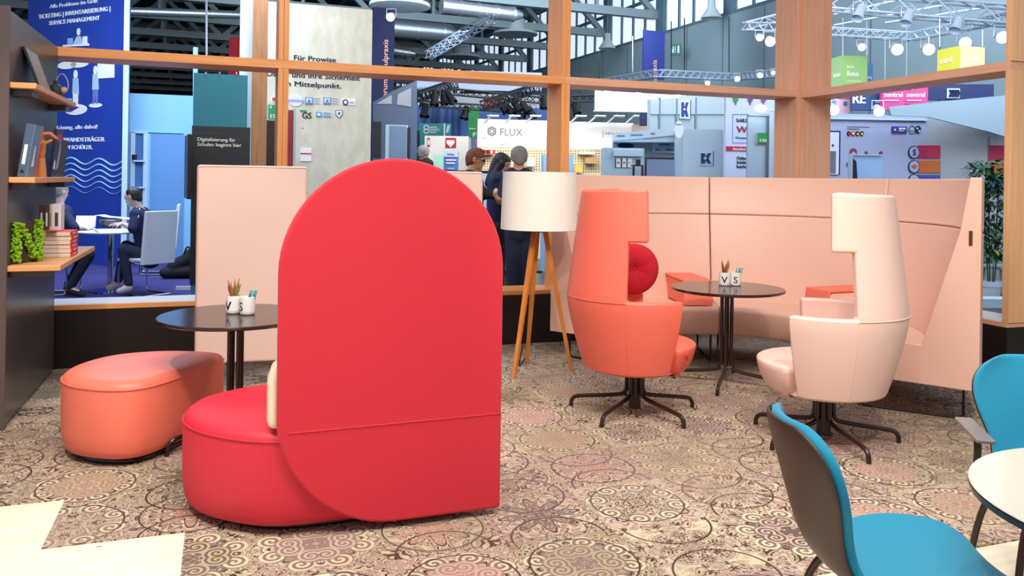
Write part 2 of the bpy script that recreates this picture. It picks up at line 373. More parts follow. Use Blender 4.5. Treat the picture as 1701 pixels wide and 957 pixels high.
# ================================================================== carpet material (node-built ornament)
class NX:
    nt = None
    def __init__(s, sock): s.s = sock
    @staticmethod
    def m(op, *a, clamp=False):
        n = NX.nt.nodes.new('ShaderNodeMath'); n.operation = op; n.use_clamp = clamp
        for i, x in enumerate(a):
            if isinstance(x, NX): NX.nt.links.new(x.s, n.inputs[i])
            else: n.inputs[i].default_value = x
        return NX(n.outputs[0])
    def __add__(s, o): return NX.m('ADD', s, o)
    def __sub__(s, o): return NX.m('SUBTRACT', s, o)
    def __mul__(s, o): return NX.m('MULTIPLY', s, o)
    def __truediv__(s, o): return NX.m('DIVIDE', s, o)
    def f(s, op, *a): return NX.m(op, s, *a)
def carpet_material():
    m = bpy.data.materials.new('ornamental_carpet'); m.use_nodes = True; nt = NX.nt = m.node_tree; N = nt.nodes; L = nt.links.new
    b = N['Principled BSDF']; b.inputs['Roughness'].default_value = .95; b.inputs['Specular IOR Level'].default_value = .15
    tc = N.new('ShaderNodeTexCoord'); sp = N.new('ShaderNodeSeparateXYZ'); L(tc.outputs['Object'], sp.inputs[0])
    C = .49
    X = (NX(sp.outputs[0]) + 20.23) / C; Y = (NX(sp.outputs[1]) + 20.1) / C
    cx, cy = X.f('FLOOR'), Y.f('FLOOR'); fx = X - cx - .5; fy = Y - cy - .5
    wn = N.new('ShaderNodeTexWhiteNoise'); wn.noise_dimensions = '2D'
    cb = N.new('ShaderNodeCombineXYZ'); L(cx.s, cb.inputs[0]); L(cy.s, cb.inputs[1]); L(cb.outputs[0], wn.inputs['Vector'])
    rnd = NX(wn.outputs['Value']); sc = N.new('ShaderNodeSeparateXYZ'); L(wn.outputs['Color'], sc.inputs[0]); r1, r2, r3 = [NX(sc.outputs[i]) for i in range(3)]
    ax, ay = fx.f('ABSOLUTE'), fy.f('ABSOLUTE'); hi, lo = ax.f('MAXIMUM', ay), ax.f('MINIMUM', ay)
    r = (fx * fx + fy * fy).f('SQRT'); th = NX.m('ARCTAN2', lo, hi + .0001)
    def comb(x, y, z):
        c = N.new('ShaderNodeCombineXYZ')
        for i, q in enumerate((x, y, z)):
            if isinstance(q, NX): L(q.s, c.inputs[i])
            else: c.inputs[i].default_value = q
        return c.outputs[0]
    def noi(vec, scale, det=0, dist=0):
        n = N.new('ShaderNodeTexNoise'); n.inputs['Scale'].default_value = scale; n.inputs['Detail'].default_value = det; n.inputs['Distortion'].default_value = dist
        L(vec, n.inputs['Vector']); return NX(n.outputs[0])
    pv = comb(hi, lo, rnd * 37)
    big = noi(pv, 3.2, 1.0, 2.6)
    fine = noi(comb(hi * 1.0, lo, rnd * 53 + 9), 8, 1.0, 2.0)
    def sm(x, a, bb): # smoothstep
        mr = N.new('ShaderNodeMapRange'); mr.interpolation_type = 'SMOOTHSTEP'; L(x.s, mr.inputs[0]); mr.inputs[1].default_value = a; mr.inputs[2].default_value = bb; return NX(mr.outputs[0])
    lob = (th * 8).f('COSINE') * .5 + .5
    # scroll heads : two spiral centres per folded eighth
    def spiral(ux, uy, k, turn):
        dx, dy = hi - ux, lo - uy; rr = (dx * dx + dy * dy).f('SQRT'); an = NX.m('ARCTAN2', dy, dx)
        w = (rr * k + an * turn).f('SINE'); inside = sm(rr, .125, .105)
        return w, inside
    w1, i1 = spiral(.35, .15, 110, 1); w2, i2 = spiral(.22, .06, 130, -1)
    cont = (big * 5.0).f('FRACT'); ring = (cont - .5).f('ABSOLUTE')        # contour scrolls
    edge = sm(ring, .11, .05); edge2 = sm((ring - .27).f('ABSOLUTE'), .06, .02)
    fr2 = ((fine * 5.0).f('FRACT') - .5).f('ABSOLUTE'); eline = sm(fr2, .12, .05)
    dots = sm(NX.m('SINE', th * 34) * NX.m('SINE', r * 95), .25, .6)
    star = sm(r - (lob * .2 + .1 + r1 * .1), .012, -.012)                    # lobed star centre
    starline = sm((r - (lob * .2 + .1 + r1 * .1)).f('ABSOLUTE'), .017, .007)
    starline2 = sm((r - (lob * .2 + .14 + r1 * .1)).f('ABSOLUTE'), .010, .004)
    circ = sm((r - .44).f('ABSOLUTE'), .012, .004)
    petal = sm(((fx * fx + (ay - .5) * (ay - .5)).f('SQRT') - .42).f('ABSOLUTE'), .014, .005)
    # palette
    def rgb(c): n = N.new('ShaderNodeRGB'); n.outputs[0].default_value = lin(c) + (1,); return n.outputs[0]
    def mix(f, a, bb):
        x = N.new('ShaderNodeMix'); x.data_type = 'RGBA'; x.clamp_factor = True
        if isinstance(f, NX): L(f.s, x.inputs[0])
        else: x.inputs[0].default_value = f
        L(a, x.inputs[6]); L(bb, x.inputs[7]); return x.outputs[2]
    cr = N.new('ShaderNodeValToRGB'); cr.color_ramp.interpolation = 'CONSTANT'; e = cr.color_ramp.elements
    cols = ['9c8674', '8f7568', 'a48f80', '877b66', '9a7c7a', '92806a']
    e[0].color = lin(cols[0]) + (1,); e[1].position = 1 / 6; e[1].color = lin(cols[1]) + (1,)
    for k in range(2, 6): q = e.new(k / 6); q.color = lin(cols[k]) + (1,)
    L(rnd.s, cr.inputs[0]); base = cr.outputs[0]
    c2 = N.new('ShaderNodeValToRGB'); c2.color_ramp.interpolation = 'CONSTANT'; e = c2.color_ramp.elements
    e[0].color = lin('bba88f') + (1,); e[1].position = .33; e[1].color = lin('bca598') + (1,); q = e.new(.66); q.color = lin('b0a384') + (1,)
    L(r2.s, c2.inputs[0]); light = c2.outputs[0]
    c3 = N.new('ShaderNodeValToRGB'); c3.color_ramp.interpolation = 'CONSTANT'; e = c3.color_ramp.elements
    e[0].color = lin('675450') + (1,); e[1].position = .4; e[1].color = lin('84706a') + (1,); q = e.new(.7); q.color = lin('a57e72') + (1,)
    L(r3.s, c3.inputs[0]); mid = c3.outputs[0]
    dark = rgb('432f28'); cream = rgb('cfc0a6')
    col = mix(sm(cont, .45, .55), base, light)
    col = mix(eline * .75, col, mid)
    col = mix(edge2, col, cream)
    col = mix(edge, col, dark)
    sel = sm(r1, .40, .42)
    starcol = mix(eline, mid, cream)
    col = mix(star * sel, col, starcol)
    col = mix(dots * star * (NX.m('SUBTRACT', 1.0, sel)), col, dark)
    col = mix(starline2 * sel, col, cream)
    col = mix(starline * sel, col, dark)
    sel2 = sm(r2, .45, .47)
    spc = mix(sm(w1, -.2, .2) * .75, cream, dark); col = mix(i1 * sel2, col, spc)
    spc2 = mix(sm(w2, -.2, .2), light, mid); col = mix(i2 * sel2 * sel, col, spc2)
    nsel2 = NX.m('SUBTRACT', 1.0, sel2)
    col = mix(petal * nsel2, col, dark)
    col = mix(circ * sm(r3, .5, .52), col, dark)
    # worn tone
    wv = N.new('ShaderNodeTexNoise'); wv.inputs['Scale'].default_value = 1.1; L(tc.outputs['Object'], wv.inputs['Vector'])
    tone = mix(sm(NX(wv.outputs[0]), .35,   .7) * .45, col, base)
    L(tone, b.inputs['Base Color'])
    bp = N.new('ShaderNodeBump'); bp.inputs['Strength'].default_value = .3; bp.inputs['Distance'].default_value = .003
    nn = N.new('ShaderNodeTexNoise'); nn.inputs['Scale'].default_value = 500; L(tc.outputs['Object'], nn.inputs['Vector']); L(nn.outputs[0], bp.inputs['Height']); L(bp.outputs[0], b.inputs['Normal'])
    return m
CARPET = carpet_material()

# ================================================================== structure : floors
def slab(name, pts, z0, z1, m, kind='structure', M=None):
    o = MB().prism(pts, 'z', z0, z1).build(name, m, smooth=False); o['kind'] = kind; return o
HALLF = mat('dark_hall_floor', '3a3c44', .35, var=.15, bscale=1.5)
slab('floor', [(-75, -2), (60, -2), (60, 110), (-75, 110)], -.08, -.03, HALLF)
# local (a, b) frame of the cafe
def ab_slab(name, pts, z0, z1, m):
    o = MB().prism(pts, 'z', z0, z1).build(name, m, smooth=False); o.location = WO; o.rotation_euler.z = A1; return o
pf = ab_slab('floor_plywood', [(-3.5, -7.6), (8.2, -7.6), (8.2, -.001), (-3.5, -.001)], -.03, -.006, PLYF); pf['kind'] = 'structure'
cp = ab_slab('carpet', [(-3.3, -.001), (-3.3, -2.865), (.53, -2.865), (.53, -3.40), (1.065, -3.40), (1.065, -3.95), (1.60, -3.95), (1.60, -4.53), (7.9, -4.53), (7.9, -.001)], -.006, 0.0, CARPET)
tag(cp, 'patterned beige and brown ornamental carpet under the pink and coral seating', 'carpet')
for k, (a0, b0, a1, b1) in enumerate([(.247, -2.87, .250, -3.93), (.78, -3.93, .783, -6), (-3, -3.930, 1.06, -3.933), (3.2, -5.1, 8, -5.103), (5.1, -4.54, 5.103, -7)]):
    o = ab_slab('floor_seam', [(a0, b1), (a1, b1), (a1, b0), (a0, b0)], -.006, -.0055, mat('plywood_seam', 'b39a6c', .6)); o['kind'] = 'structure'

# ================================================================== wooden partition
def bx(mb, p0, along, w, dep, t, z0, z1): pass
TH_ = .043; DEP = .36
def wallbox(name, a0, a1, b0, b1, z0, z1, m, o=WO, ang=A1, bevel=.002):
    x = MB().box(a0, b0, z0, a1, b1, z1).build(name, m, None, bevel, 1); x.location = o; x.rotation_euler.z = ang; x['kind'] = 'structure'; return x
COR = 6.84
ZS0, ZS1, ZB0, ZB1, ZT = .45, .487, 2.40, 2.471, 3.75
WSILL = mat('white_laminate', 'dfe3ea', .35)
wallbox('wall_back', -2.2, COR, 0.0, .34, -.02, ZS0, BASE)
posts = [-.93, 1.62, 4.165]
edges = [-2.2] + posts + [COR - TH_]
wallbox('trim_1', -2.2, posts[1] + .043, -.004, DEP, ZS0, ZS1, OAKH)
wallbox('trim_2', posts[1] + .043, COR, -.004, DEP, ZS0, ZS1, OAKH)
wallbox('trim_3', -.9, posts[1], .012, DEP - .004, ZS1, ZS1 + .004, WSILL, bevel=0)
n = 4
wallbox('trim_%d' % n, -2.2, posts[2] + .043, -.004, DEP, ZB0, ZB1, OAKH); n += 1
wallbox('trim_%d' % n, posts[2] + .043, COR, -.004, DEP, ZB0, ZB1, OAKH2); n += 1
wallbox('trim_%d' % n, -2.2, COR, -.004, DEP, ZT, ZT + .086, OAKH); n += 1
for p in posts:
    for k in (0, 1):
        for (z0, z1) in ((ZS1, ZB0), (ZB1, ZT)):
            wallbox('trim_%d' % n, p + .043 * k + .001, p + .043 * (k + 1), -.004 + .001 * k, DEP, z0, z1, OAK); n += 1
for (z0, z1) in ((ZS1, ZB0), (ZB1, ZT)):
    wallbox('trim_%d' % n, COR - TH_, COR, -.004, DEP, z0, z1, OAK2); n += 1
# side wall (towards the camera), local frame: x along -D2, y along +D1
CO = AB(COR, 0); AS = math.atan2(-D2.y, -D2.x)
def side(name, a0, a1, b0, b1, z0, z1, m, bevel=.002): return wallbox(name, a0, a1, b0, b1, z0, z1, m, CO, AS, bevel)
SL = 2.44
side('wall_right', 0.0, SL, .0, .36, -.02, ZS0 - .02, BASE)
side('trim_%d' % n, 0, SL, -.004, DEP, ZS0 - .02, ZS1 - .02, OAKH2); n += 1
side('trim_%d' % n, .05, SL - .05, .014, DEP - .004, ZS1 - .02, ZS1 - .016, WSILL, 0); n += 1
side('trim_%d' % n, 0, SL, -.004, DEP, ZB0 - .01, ZB1 - .01, OAKH2); n += 1
side('trim_%d' % n, 0, SL, -.004, DEP, ZT, ZT + .086, OAKH2); n += 1
for (z0, z1) in ((ZS1 - .02, ZB0 - .01), (ZB1 - .01, ZT)):
    side('trim_%d' % n, 0, TH_, 0, DEP, z0, z1, OAK2); n += 1
    side('trim_%d' % n, SL - TH_, SL + .012, -.004, DEP + .04, z0, z1, OAK3); n += 1

# ================================================================== dark shelf cabinet on the left
CF = Vector((-2.94, 4.845, 0)); AC = math.atan2(D2.y, D2.x)      # local x: along wall (away), local y: -outward
cab = thing('shelf_cabinet', 'tall dark brown cabinet with wall shelves at the left edge', 'cabinet', CF, AC)
MB().box(0, .0, .02, 1.50, .62, 2.45).build('body', CAB, cab, .004, 1)
MB().box(-.02, -.004, .0, -.001, .66, 2.47).build('end_panel', mat('brown_grey_panel', '5d4d48', .45), cab, .002, 1)
def outp(out, along, z): return CF + D2 * along + D1 * out + Vector((0, 0, z))
shelves = []
for i, (z, d, lab) in enumerate([(2.03, .14, 'narrow beech shelf, topmost on the dark cabinet, holding a magazine'), (1.475, .14, 'narrow beech shelf at eye height holding the wooden hand'), (.955, .28, 'deep beech shelf, lowest on the dark cabinet, holding moss letter and books')]):
    t = thing('wall_shelf', lab, 'shelf', outp(0, 0, z), AC, 'shelves on the dark cabinet'); shelves.append(t)
    MB().box(.0, -d, -.035, 1.42, -.001, 0).build('board', SHELFW, t, .006, 2)
    for x in (.06, 1.2): MB().box(x, -d * .75, -.075, x + .16, -.001, -.036).build('bracket', CAB, t, .003, 1)
# objects on shelves
def leaning(name, label, cat, out0, z0, a0, a1, h, lean, th, m, parent_parts=None, group=None):
    """book leaning back against the cabinet side; front faces outward"""
    ang = math.asin(min(.9, lean / h)); t = thing(name, label, cat, outp(out0, a0, z0), AC, group)
    M = Matrix.Rotation(-ang, 4, 'X')
    return t, M
t, M = leaning('magazine', 'dark framed magazine leaning against the cabinet on the topmost shelf', 'magazine', .105, 2.031, .30, .66, .27, .09, .02, DARKP)
MB().box(0, 0, 0, .36, .014, .27, M).build('back_cover', DARKP, t, .002, 1)
MB().box(.012, -.003, .012, .348, -.0005, .258, M).build('front_cover', mat('grey_photo_print', '8a8078', .4, var=.7, bscale=18), t)
v = thing('vase', 'small dark green ceramic vase with a pale twig on the topmost shelf', 'vase', outp(.085, .93, 2.031))
MB().lathe([(.022, 0), (.046, .02), (.05, .045), (.035, .075), (.014, .09), (.016, .11), (.013, .11), (.011, .09)], 24).build('body', mat('dark_green_glaze', '2e3d2e', .2), v)
MB().tube(smoothpath([(0, 0, .09), (.01, .0, .14), (.05, -.01, .165), (.085, -.01, .12), (.088, 0, .07), (.075, 0, .04)]), .004, 8).build('twig', mat('pale_twig', 'b9a29a', .6), v)
MB().ball((.062, -.01, .045), .022).build('ornament', mat('beige_clay', 'c9a389', .5), v)
# blue book
SB1 = mat('slate_blue_cover', '4c6278', .45); SB2 = mat('blue_cover', '6f8cb4', .45)
bk = thing('book', 'slate blue book with a pink edge standing on the eye height shelf', 'book', outp(.025, .10, 1.476), AC)
M = Matrix.Rotation(R(-3), 4, 'X') @ Matrix.Rotation(R(9), 4, 'Y')
Mt = Matrix.Rotation(R(8), 4, 'X')
MB().box(0, -.045, 0, .24, .0, .325, Mt).build('cover', SB1, bk, .002, 1)
MB().box(.0, -.049, 0, .24, -.0455, .325, Mt).build('front_cover', SB2, bk)
MB().box(.225, -.0515, 0, .242, -.0495, .325, Mt).build('pink_edge', mat('pink_edge', 'e8607c', .5), bk)
MB().box(-.0015, -.03, .08, -.0005, -.012, .20, Mt).build('spine_lettering', WHT, bk)
MB().prism([(-.035, .03), (-.01, .03), (-.022, .05)], 'x', -.002, -.0005, Mt).build('spine_logo', INK, bk)
MB().prism([(.08, .07), (.14, .07), (.13, .1), (.12, .16), (.11, .2), (.095, .16), (.09, .1)], 'y', -.0515, -.0495, Mt).build('rocket_print', WHT, bk)
# wooden hand
HW = mat('orange_wood', 'd98a50', .45)
h = thing('wooden_hand', 'jointed orange wooden artist hand standing on the eye height shelf', 'wooden hand', outp(.075, .52, 1.476), AC)
hb = MB(); hb.lathe([(.034, 0), (.031, .05), (.026, .10), (.024, .125)], 20); hb.build('wrist', HW, h)
MB().lathe([(.022, .12), (.036, .135), (.044, .18), (.042, .225), (.034, .24)], 20, M=Matrix.Scale(.62, 4, (0, 1, 0))).build('palm', HW, h)
for k, (x, l) in enumerate([(-.033, .9), (-.011, 1.0), (.011, .98), (.033, .8)]):
    q = [(x, 0, .235), (x * 1.2, -.012, .235 + .045 * l), (x * 1.2 + .02, -.05, .235 + .05 * l), (x + .035, -.08, .235 + .02 * l)]
    mb = MB()
    for i in range(3): mb.caps(q[i], q[i + 1], .0105 - .001 * i, .0095 - .001 * i)
    mb.build('finger', HW, h)
MB().caps((-.04, 0, .17), (-.058, -.03, .215), .012, .011).caps((-.058, -.03, .215), (-.05, -.065, .235), .010, .009).build('thumb', HW, h)
# dark magazines
for k, (o_, a_, hh, lab, mm) in enumerate([(.035, .80, .33, 'dark comic style magazine with pink title leaning behind the wooden hand', mat('dark_blue_cover', '2a3352', .4, var=.5, bscale=14)),
                                  (.02, 1.13, .27, 'plain dark grey magazine at the far end of the eye height shelf', mat('dark_grey_cover', '3c4048', .4))]):
    t = thing('magazine', lab, 'magazine', outp(o_ + .03, a_, 1.476), AC)
    Mt = Matrix.Rotation(R(6), 4, 'X')
    MB().box(0, -.02, 0, .25, 0, hh, Mt).build('cover', mm, t, .001, 1)
    if k == 0:
        MB().prism([(.04, .27), (.08, .31), (.1, .27), (.13, .3), (.16, .26), (.19, .3), (.2, .25), (.12, .24)], 'y', -.0225, -.0205, Mt).build('pink_title', MAG, t)
        MB().prism([(.12, .05), (.2, .07), (.22, .2), (.18, .25), (.16, .15)], 'y', -.0222, -.0205, Mt).build('pale_figure', mat('pale_print', 'a8a0c4', .5), t)
        MB().prism([(.03, .06), (.08, .05), (.09, .1), (.05, .12)], 'y', -.0222, -.0205, Mt).build('white_figure', WHT, t)
# moss letter N
ml = thing('moss_letter', 'bright green moss covered letter standing on the lowest shelf', 'decorative letter', outp(.075, .17, .956), AC + R(-33))
def mossbox(pts, seed):
    mb = MB(); rr = random.Random(seed)
    for a, b in pts:
        a = Vector(a); b = Vector(b); L = (b - a).length; k = int(L / .009)
        for i in range(k + 1):
            c = a.lerp(b, i / k)
            for j in range(7):
                q = c + Vector((rr.uniform(-.019, .019), rr.uniform(-.022, .022), rr.uniform(-.005, .005)))
                q.z = max(q.z, .012)
                mb.ball(q, rr.uniform(.006, .011), 6, 4)
    return mb
mossbox([((-.085, 0, .02), (-.085, 0, .24)), ((-.06, 0, .235), (.055, 0, .03)), ((.085, 0, .02), (.085, 0, .25))], 3).build('moss', MOSS, ml)
MB().box(-.1, .02, 0, .1, .045, .245).build('backing', mat('dark_backing', '3d322c', .6), ml, .003, 1)
# stack of red spined books
PAGE = mat('book_pages', 'd8cbb8', .8); CVR = mat('vermilion_cover', 'e8402c', .5); CVD = mat('charcoal_cover', '4a4340', .6)
zz = .956; ords = ['bottom of', 'second from bottom of', 'third from bottom of', 'third from top of', 'second from top of', 'topmost of']
first = None
for i in range(6):
    hgt = .027
    if first is None:
        t = thing('paperback', 'thick vermilion spined paperback, ' + ords[i] + ' the stack on the shelf', 'book', outp(.255, .52, zz), AC, 'stacked vermilion spined books'); first = t
        MB().box(-.001, .004, .0012, .272, .204, hgt - .0012).build('pages', PAGE, t)
        MB().box(.002, .0, 0, .275, .205, .001).build('cover', CVR, t); MB().box(.002, .0, hgt - .001, .275, .205, hgt).build('cover', CVR, t)
        MB().box(0, -.0, .0018, .275, .004, hgt - .0018).build('spine', CVR, t)
        MB().box(.08, -.0015, .010, .2, -.0003, .017).build('spine_print', WHT, t)
    else: again(first, 'thick vermilion spined paperback, ' + ords[i] + ' the stack on the shelf', outp(.255 + .003 * math.sin(i * 2), .52 + .004 * math.cos(i * 3), zz))
    zz += hgt + .0003
b1 = thing('pen_case', 'flat vermilion and black booklet lying on top of the book stack', 'booklet', outp(.17, .53, zz), AC + .1)
MB().box(0, -.02, 0, .21, .08, .007).build('cover', CVR, b1, .002, 1); MB().box(-.05, .0, 0, -.001, .06, .006).build('dark_tip', CVD, b1, .002, 1)
cum = .045
for i, (mm, th, hh, lab) in enumerate([(CVD, .030, .165, 'dark upright book, leftmost of the row on the stack'), (CVD, .030, .168, 'second dark upright book in the row on the stack'),
                                       (PAGE, .012, .176, 'thin white upright book in the middle of the row'), (WHT, .055, .176, 'thick white upright book with grey print, rightmost in the row')]):
    t = thing('book', lab, 'book', outp(cum, .64, zz), AC, 'upright books on the stack'); cum += th + .001
    Ml = Matrix.Rotation(R(-5), 4, 'X')
    Ml = Matrix.Identity(4)
    MB().box(0, -th, .0, .13, 0, hh).build('cover', mm, t, .002, 1)
    MB().box(-.0015, -th * .7, .03, -.0003, -th * .35, .12).build('spine_print', WHT if mm is CVD else CVD, t)

# ================================================================== upholstery
def upholstered(name, parent, foot, z0, z1, m, r0=.05, r1=.04, pipe=True, pm=None):
    poly = foot; d = Vector((0, 0))
    prof = [(r0 + .03, z0), (r0 * .45, z0 + r0 * .28), (.008, z0 + r0), (0, z0 + .12), (0, z1 - r1 - .02), (.003, z1 - r1)]
    prof += [(.010, z1 - r1 * .55), (.03, z1 - r1 * .18), (.06, z1 + .002)]
    mb = MB(); rings(mb, poly, prof); o = mb.build(name, m, parent, ang=80)
    if pipe:
        pp = [(p[0], p[1], z1 - r1) for p in inset(poly, .0)]
        MB().tube(pp, .0045, 6, closed=True).build('piping', pm or m, o)
    return o
def local(pts, c): return [(p[0] - c[0], p[1] - c[1]) for p in pts]
c0 = (-2.08, 4.62)
coral_fp = chaikin(local([(-2.43, 4.78), (-2.44, 4.50), (-2.30, 4.30), (-2.08, 4.215), (-1.93, 4.225), (-1.84, 4.32), (-1.76, 4.62), (-1.70, 4.93), (-1.72, 5.02), (-1.88, 5.06), (-2.1, 5.06), (-2.32, 4.96)], c0), 3)
ot = thing('ottoman', 'coral leather drop shaped ottoman in front of the black plinth', 'ottoman', (c0[0], c0[1], 0))
upholstered('seat', ot, coral_fp, .03, .44, CORALF)
MB().tube([(p[0] * .82, p[1] * .82, .016) for p in coral_fp[::4]], .014, 8, closed=True).build('base_ring', BLK, ot)
# tube that links ottoman and red seat
pa = G(277, 752, .02) - Vector((c0[0], c0[1], 0)); pb = G(325, 722, .08) - Vector((c0[0], c0[1], 0))
MB().tube(smoothpath([(pa.x, pa.y, .0), (pa.x + .005, pa.y, .05), (pa.x + .03, pa.y + .03, .09), (pb.x, pb.y, .085), (pb.x + .13, pb.y + .08, .085)], 3), .012, 10).build('floor_tube', BLK, ot)
# red seat with high stadium shaped screen
c1 = (-.95, 3.95)
red_fp = chaikin(local([(-1.50, 4.05), (-1.50, 3.78), (-1.37, 3.58), (-1.15, 3.46), (-.95, 3.425), (-.72, 3.505), (-.4, 3.63), (-.12, 3.75), (-.12, 3.95), (-.3, 4.14), (-.6, 4.27), (-1.0, 4.36), (-1.28, 4.30)], c1), 3)
rs = thing('high_back_seat', 'red leather seat with a tall rounded red fabric screen in the foreground', 'seat', (c1[0], c1[1], 0))
upholstered('seat', rs, red_fp, .03, .44, REDL)
MB().tube([(p[0] * .82, p[1] * .82, .016) for p in red_fp[::4]], .014, 8, closed=True).build('base_ring', BLK, rs)
PR = Vector((-.03, 3.72, 0)) - Vector((c1[0], c1[1], 0))
Wd = .975; Rr = .487; zt = 1.585; zb = .03
st = []
for i in range(33): a = PI * i / 32; st.append((-Wd / 2 + Rr * math.cos(a), zt - Rr + Rr * math.sin(a)))
rb = .50
for i in range(1, 17): a = PI + PI / 2 * i / 16; st.append((-Wd + rb + rb * math.cos(a), zb + rb + rb * math.sin(a) * 1.0))
st.append((0, zb))
Mp = Matrix.Translation(PR) @ Matrix.Rotation(R(20.5), 4, 'Z')
mb = MB().prism(st, 'y', 0, .055, Mp); sc = mb.build('screen', REDF, rs, .014, 3)
# seam line on the screen
MB().tube([Mp @ Vector((-.003, -.0005, .455)), Mp @ Vector((-.5, -.0005, .452)), Mp @ Vector((-.93, -.0005, .45))], .0028, 6).build('seam', REDF, sc)
# cream back cushion, on the hidden side of the screen
cr_ = [(-.97 - .028 + Wd / 2 + (Wd / 2) * math.cos(PI + PI * i / 16) * 1.0, 0) for i in range(2)]
cb = MB()
pts = []
for i in range(12): a = PI * i / 11; pts.append((-.50 + .505 * math.cos(a), .66 + .20 * math.sin(a)))
pts += [(-1.005, .45), (.0, .45)]
cb.prism(pts, 'y', .058, .15, Mp); cb.build('back_cushion', CREAM, rs, .03, 3)

# blush upright screens
def screen(label, x, y, ang, w, z0, z1, th=.10):
    t = thing('upholstered_screen', label, 'screen', (x, y, 0), ang, 'pale pink upright screens')
    p = MB().box(0, 0, z0, w, th, z1).build('panel', PINKS, t, .022, 3)
    MB().tube([(.012, -.001, z0 + .012), (w - .012, -.001, z0 + .012), (w - .012, -.001, z1 - .012), (.012, -.001, z1 - .012)], .004, 6, closed=True).build('piping', PINKS, p)
    for xx in (.12, w - .12): MB().box(xx - .03, .01, 0, xx + .03, th - .01, z0 + .004).build('foot', BLK, t)
    return t
screen('pale pink upholstered screen standing behind the black round table', -2.175, 5.73, R(17), .745, .19, 1.575)
screen('pale pink upholstered screen half hidden behind the red screen', -.96, 6.15, R(17), .775, .19, 1.56)

# ================================================================== bistro tables with four tube legs
def bistro(label, x, y, rot, hgt=.72, r=.417, q_=1.0):
    t = thing('bistro_table', label, 'table', (x, y, 0), rot, 'dark round bistro tables')
    MB().lathe([(r - .012, hgt - .022), (r, hgt - .016), (r, hgt - .004), (r - .004, hgt)], 72).build('tabletop', DTAB, t, ang=30)
    MB().lathe([(.16, hgt - .03), (.16, hgt - .0225)], 32).build('plate', BLK, t)
    for k in range(4):
        a = PI / 4 + k * PI / 2; c, s = math.cos(a), math.sin(a)
        q = [(c * .036, s * .036, hgt - .03), (c * .036, s * .036, .25), (c * .036, s * .036, .135), (c * .06, s * .06, .10), (c * .33 * q_, s * .33 * q_, .067), (c * .375 * q_, s * .375 * q_, .058), (c * .39 * q_, s * .39 * q_, .03), (c * .39 * q_, s * .39 * q_, 0.0)]
        MB().tube(smoothpath(q, 2), .0135, 10).build('leg', BRN, t)
    MB().lathe([(.045, .125), (.045, .14)], 16).build('collar', CHR, t)
    return t
TB1 = (-1.54, 4.67); TB2 = (1.62, 6.21)
bistro('dark brown round bistro table beside the coral ottoman', *TB1, R(0), q_=.68)
bistro('dark brown round bistro table between the two swivel chairs and the curved sofa', *TB2, R(22))
# mugs
def mug(letter, label, x, y, z, what, face):
    t = thing('cup', label, 'cup', (x, y, z), face, 'white letter cups')
    MB().lathe([(.036, 0), (.041, .004), (.042, .02), (.042, .098), (.0395, .10), (.0385, .094), (.0385, .012), (0, .010)], 36).build('body', CER, t, ang=50)
    o = text(t, letter, 0, .022, .052, INK, None, 'CENTER', (.04 if letter == 'V' else .03), 0.0, name='printed_letter')
    bm_ = bmesh.new(); bm_.from_mesh(o.data); bmesh.ops.triangulate(bm_, faces=bm_.faces); bmesh.ops.subdivide_edges(bm_, edges=bm_.edges, cuts=3, use_grid_fill=True); bm_.to_mesh(o.data); bm_.free()
    for v in o.data.vertices:
        a = v.co.x / .042; rr = .0422 + (.0006 if v.co.y < -.001 else 0); v.co = (math.sin(a) * rr, -math.cos(a) * rr, v.co.z)
    return t
def plant_in(label, x, y, z):
    p = thing('succulent', label, 'plant', (x, y, z)); rr = random.Random(5)
    MB().lathe([(0.001, -.03), (.034, -.03), (.034, .0), (.001, .004)], 20).build('soil', mat('soil', '2b2119', .9), p)
    g = MB(); rd = MB()
    for k in range(11):
        a = rr.uniform(0, 2 * PI); s = rr.uniform(.3, 1.0); top = Vector((math.cos(a) * .045 * s, math.sin(a) * .045 * s, rr.uniform(.07, .115)))
        (g if k % 3 else rd).tube([(math.cos(a) * .01, math.sin(a) * .01, 0), (top.x * .6, top.y * .6, top.z * .5), top], [.004, .008, .001], 6)
    g.build('leaves', LEAFY, p); rd.build('red_leaves', mat('red_green_leaf', 'a5503a', .5), p)
    return p
def pens_in(label, x, y, z):
    out = []
    for k in range(4):
        a = (-.5, .2, .6, 1.0)[k]; b = (.012, -.012, .008, -.004)[k]
        t = thing('pen', label % ('leftmost', 'second from left', 'third from left', 'rightmost')[k], 'pen', (x + .012 * (k - 1.5), y + b, z), 0, 'turquoise pens in letter cups')
        MB().tube([(0, 0, 0), (.028, -b * .3, .10)], .0045, 8).build('barrel', mat('turquoise_plastic', '1f93a4', .4), t)
        MB().tube([(.029, -b * .3, .102), (.034, -b * .3, .122)], .005, 8).build('cap', mat('pale_turquoise_plastic', '5fb4c4', .4), t)
def on_table(px, py, z): return G(px, py, z)
for i, (pv, ps, T) in enumerate([((388, 520), (416, 523), 'the ottoman table'), ((1203, 474), (1222, 475.5), 'the sofa table')]):
    a = G(*pv, .721); b = G(*ps, .721); nm = ('on ' + T)
    if i: b.x = a.x + .0865; b.y = a.y + .004
    else: b.x = a.x + .088; b.y = a.y - .03
    mug('V', 'white cup printed V with a succulent ' + nm, a.x, a.y, .7205, None, math.atan2(-a.x, a.y) * .9 if i else R(-28))
    mug('S', 'white cup printed S holding pens ' + nm, b.x, b.y, .7205, None, math.atan2(-b.x, b.y) * .9 if i else R(-40))
    plant_in('small spiky succulent growing in the V cup ' + nm, a.x, a.y, .7205 + .085)
    pens_in('%s of the turquoise pens in the S cup ' + nm, b.x, b.y, .7205 + .0125)

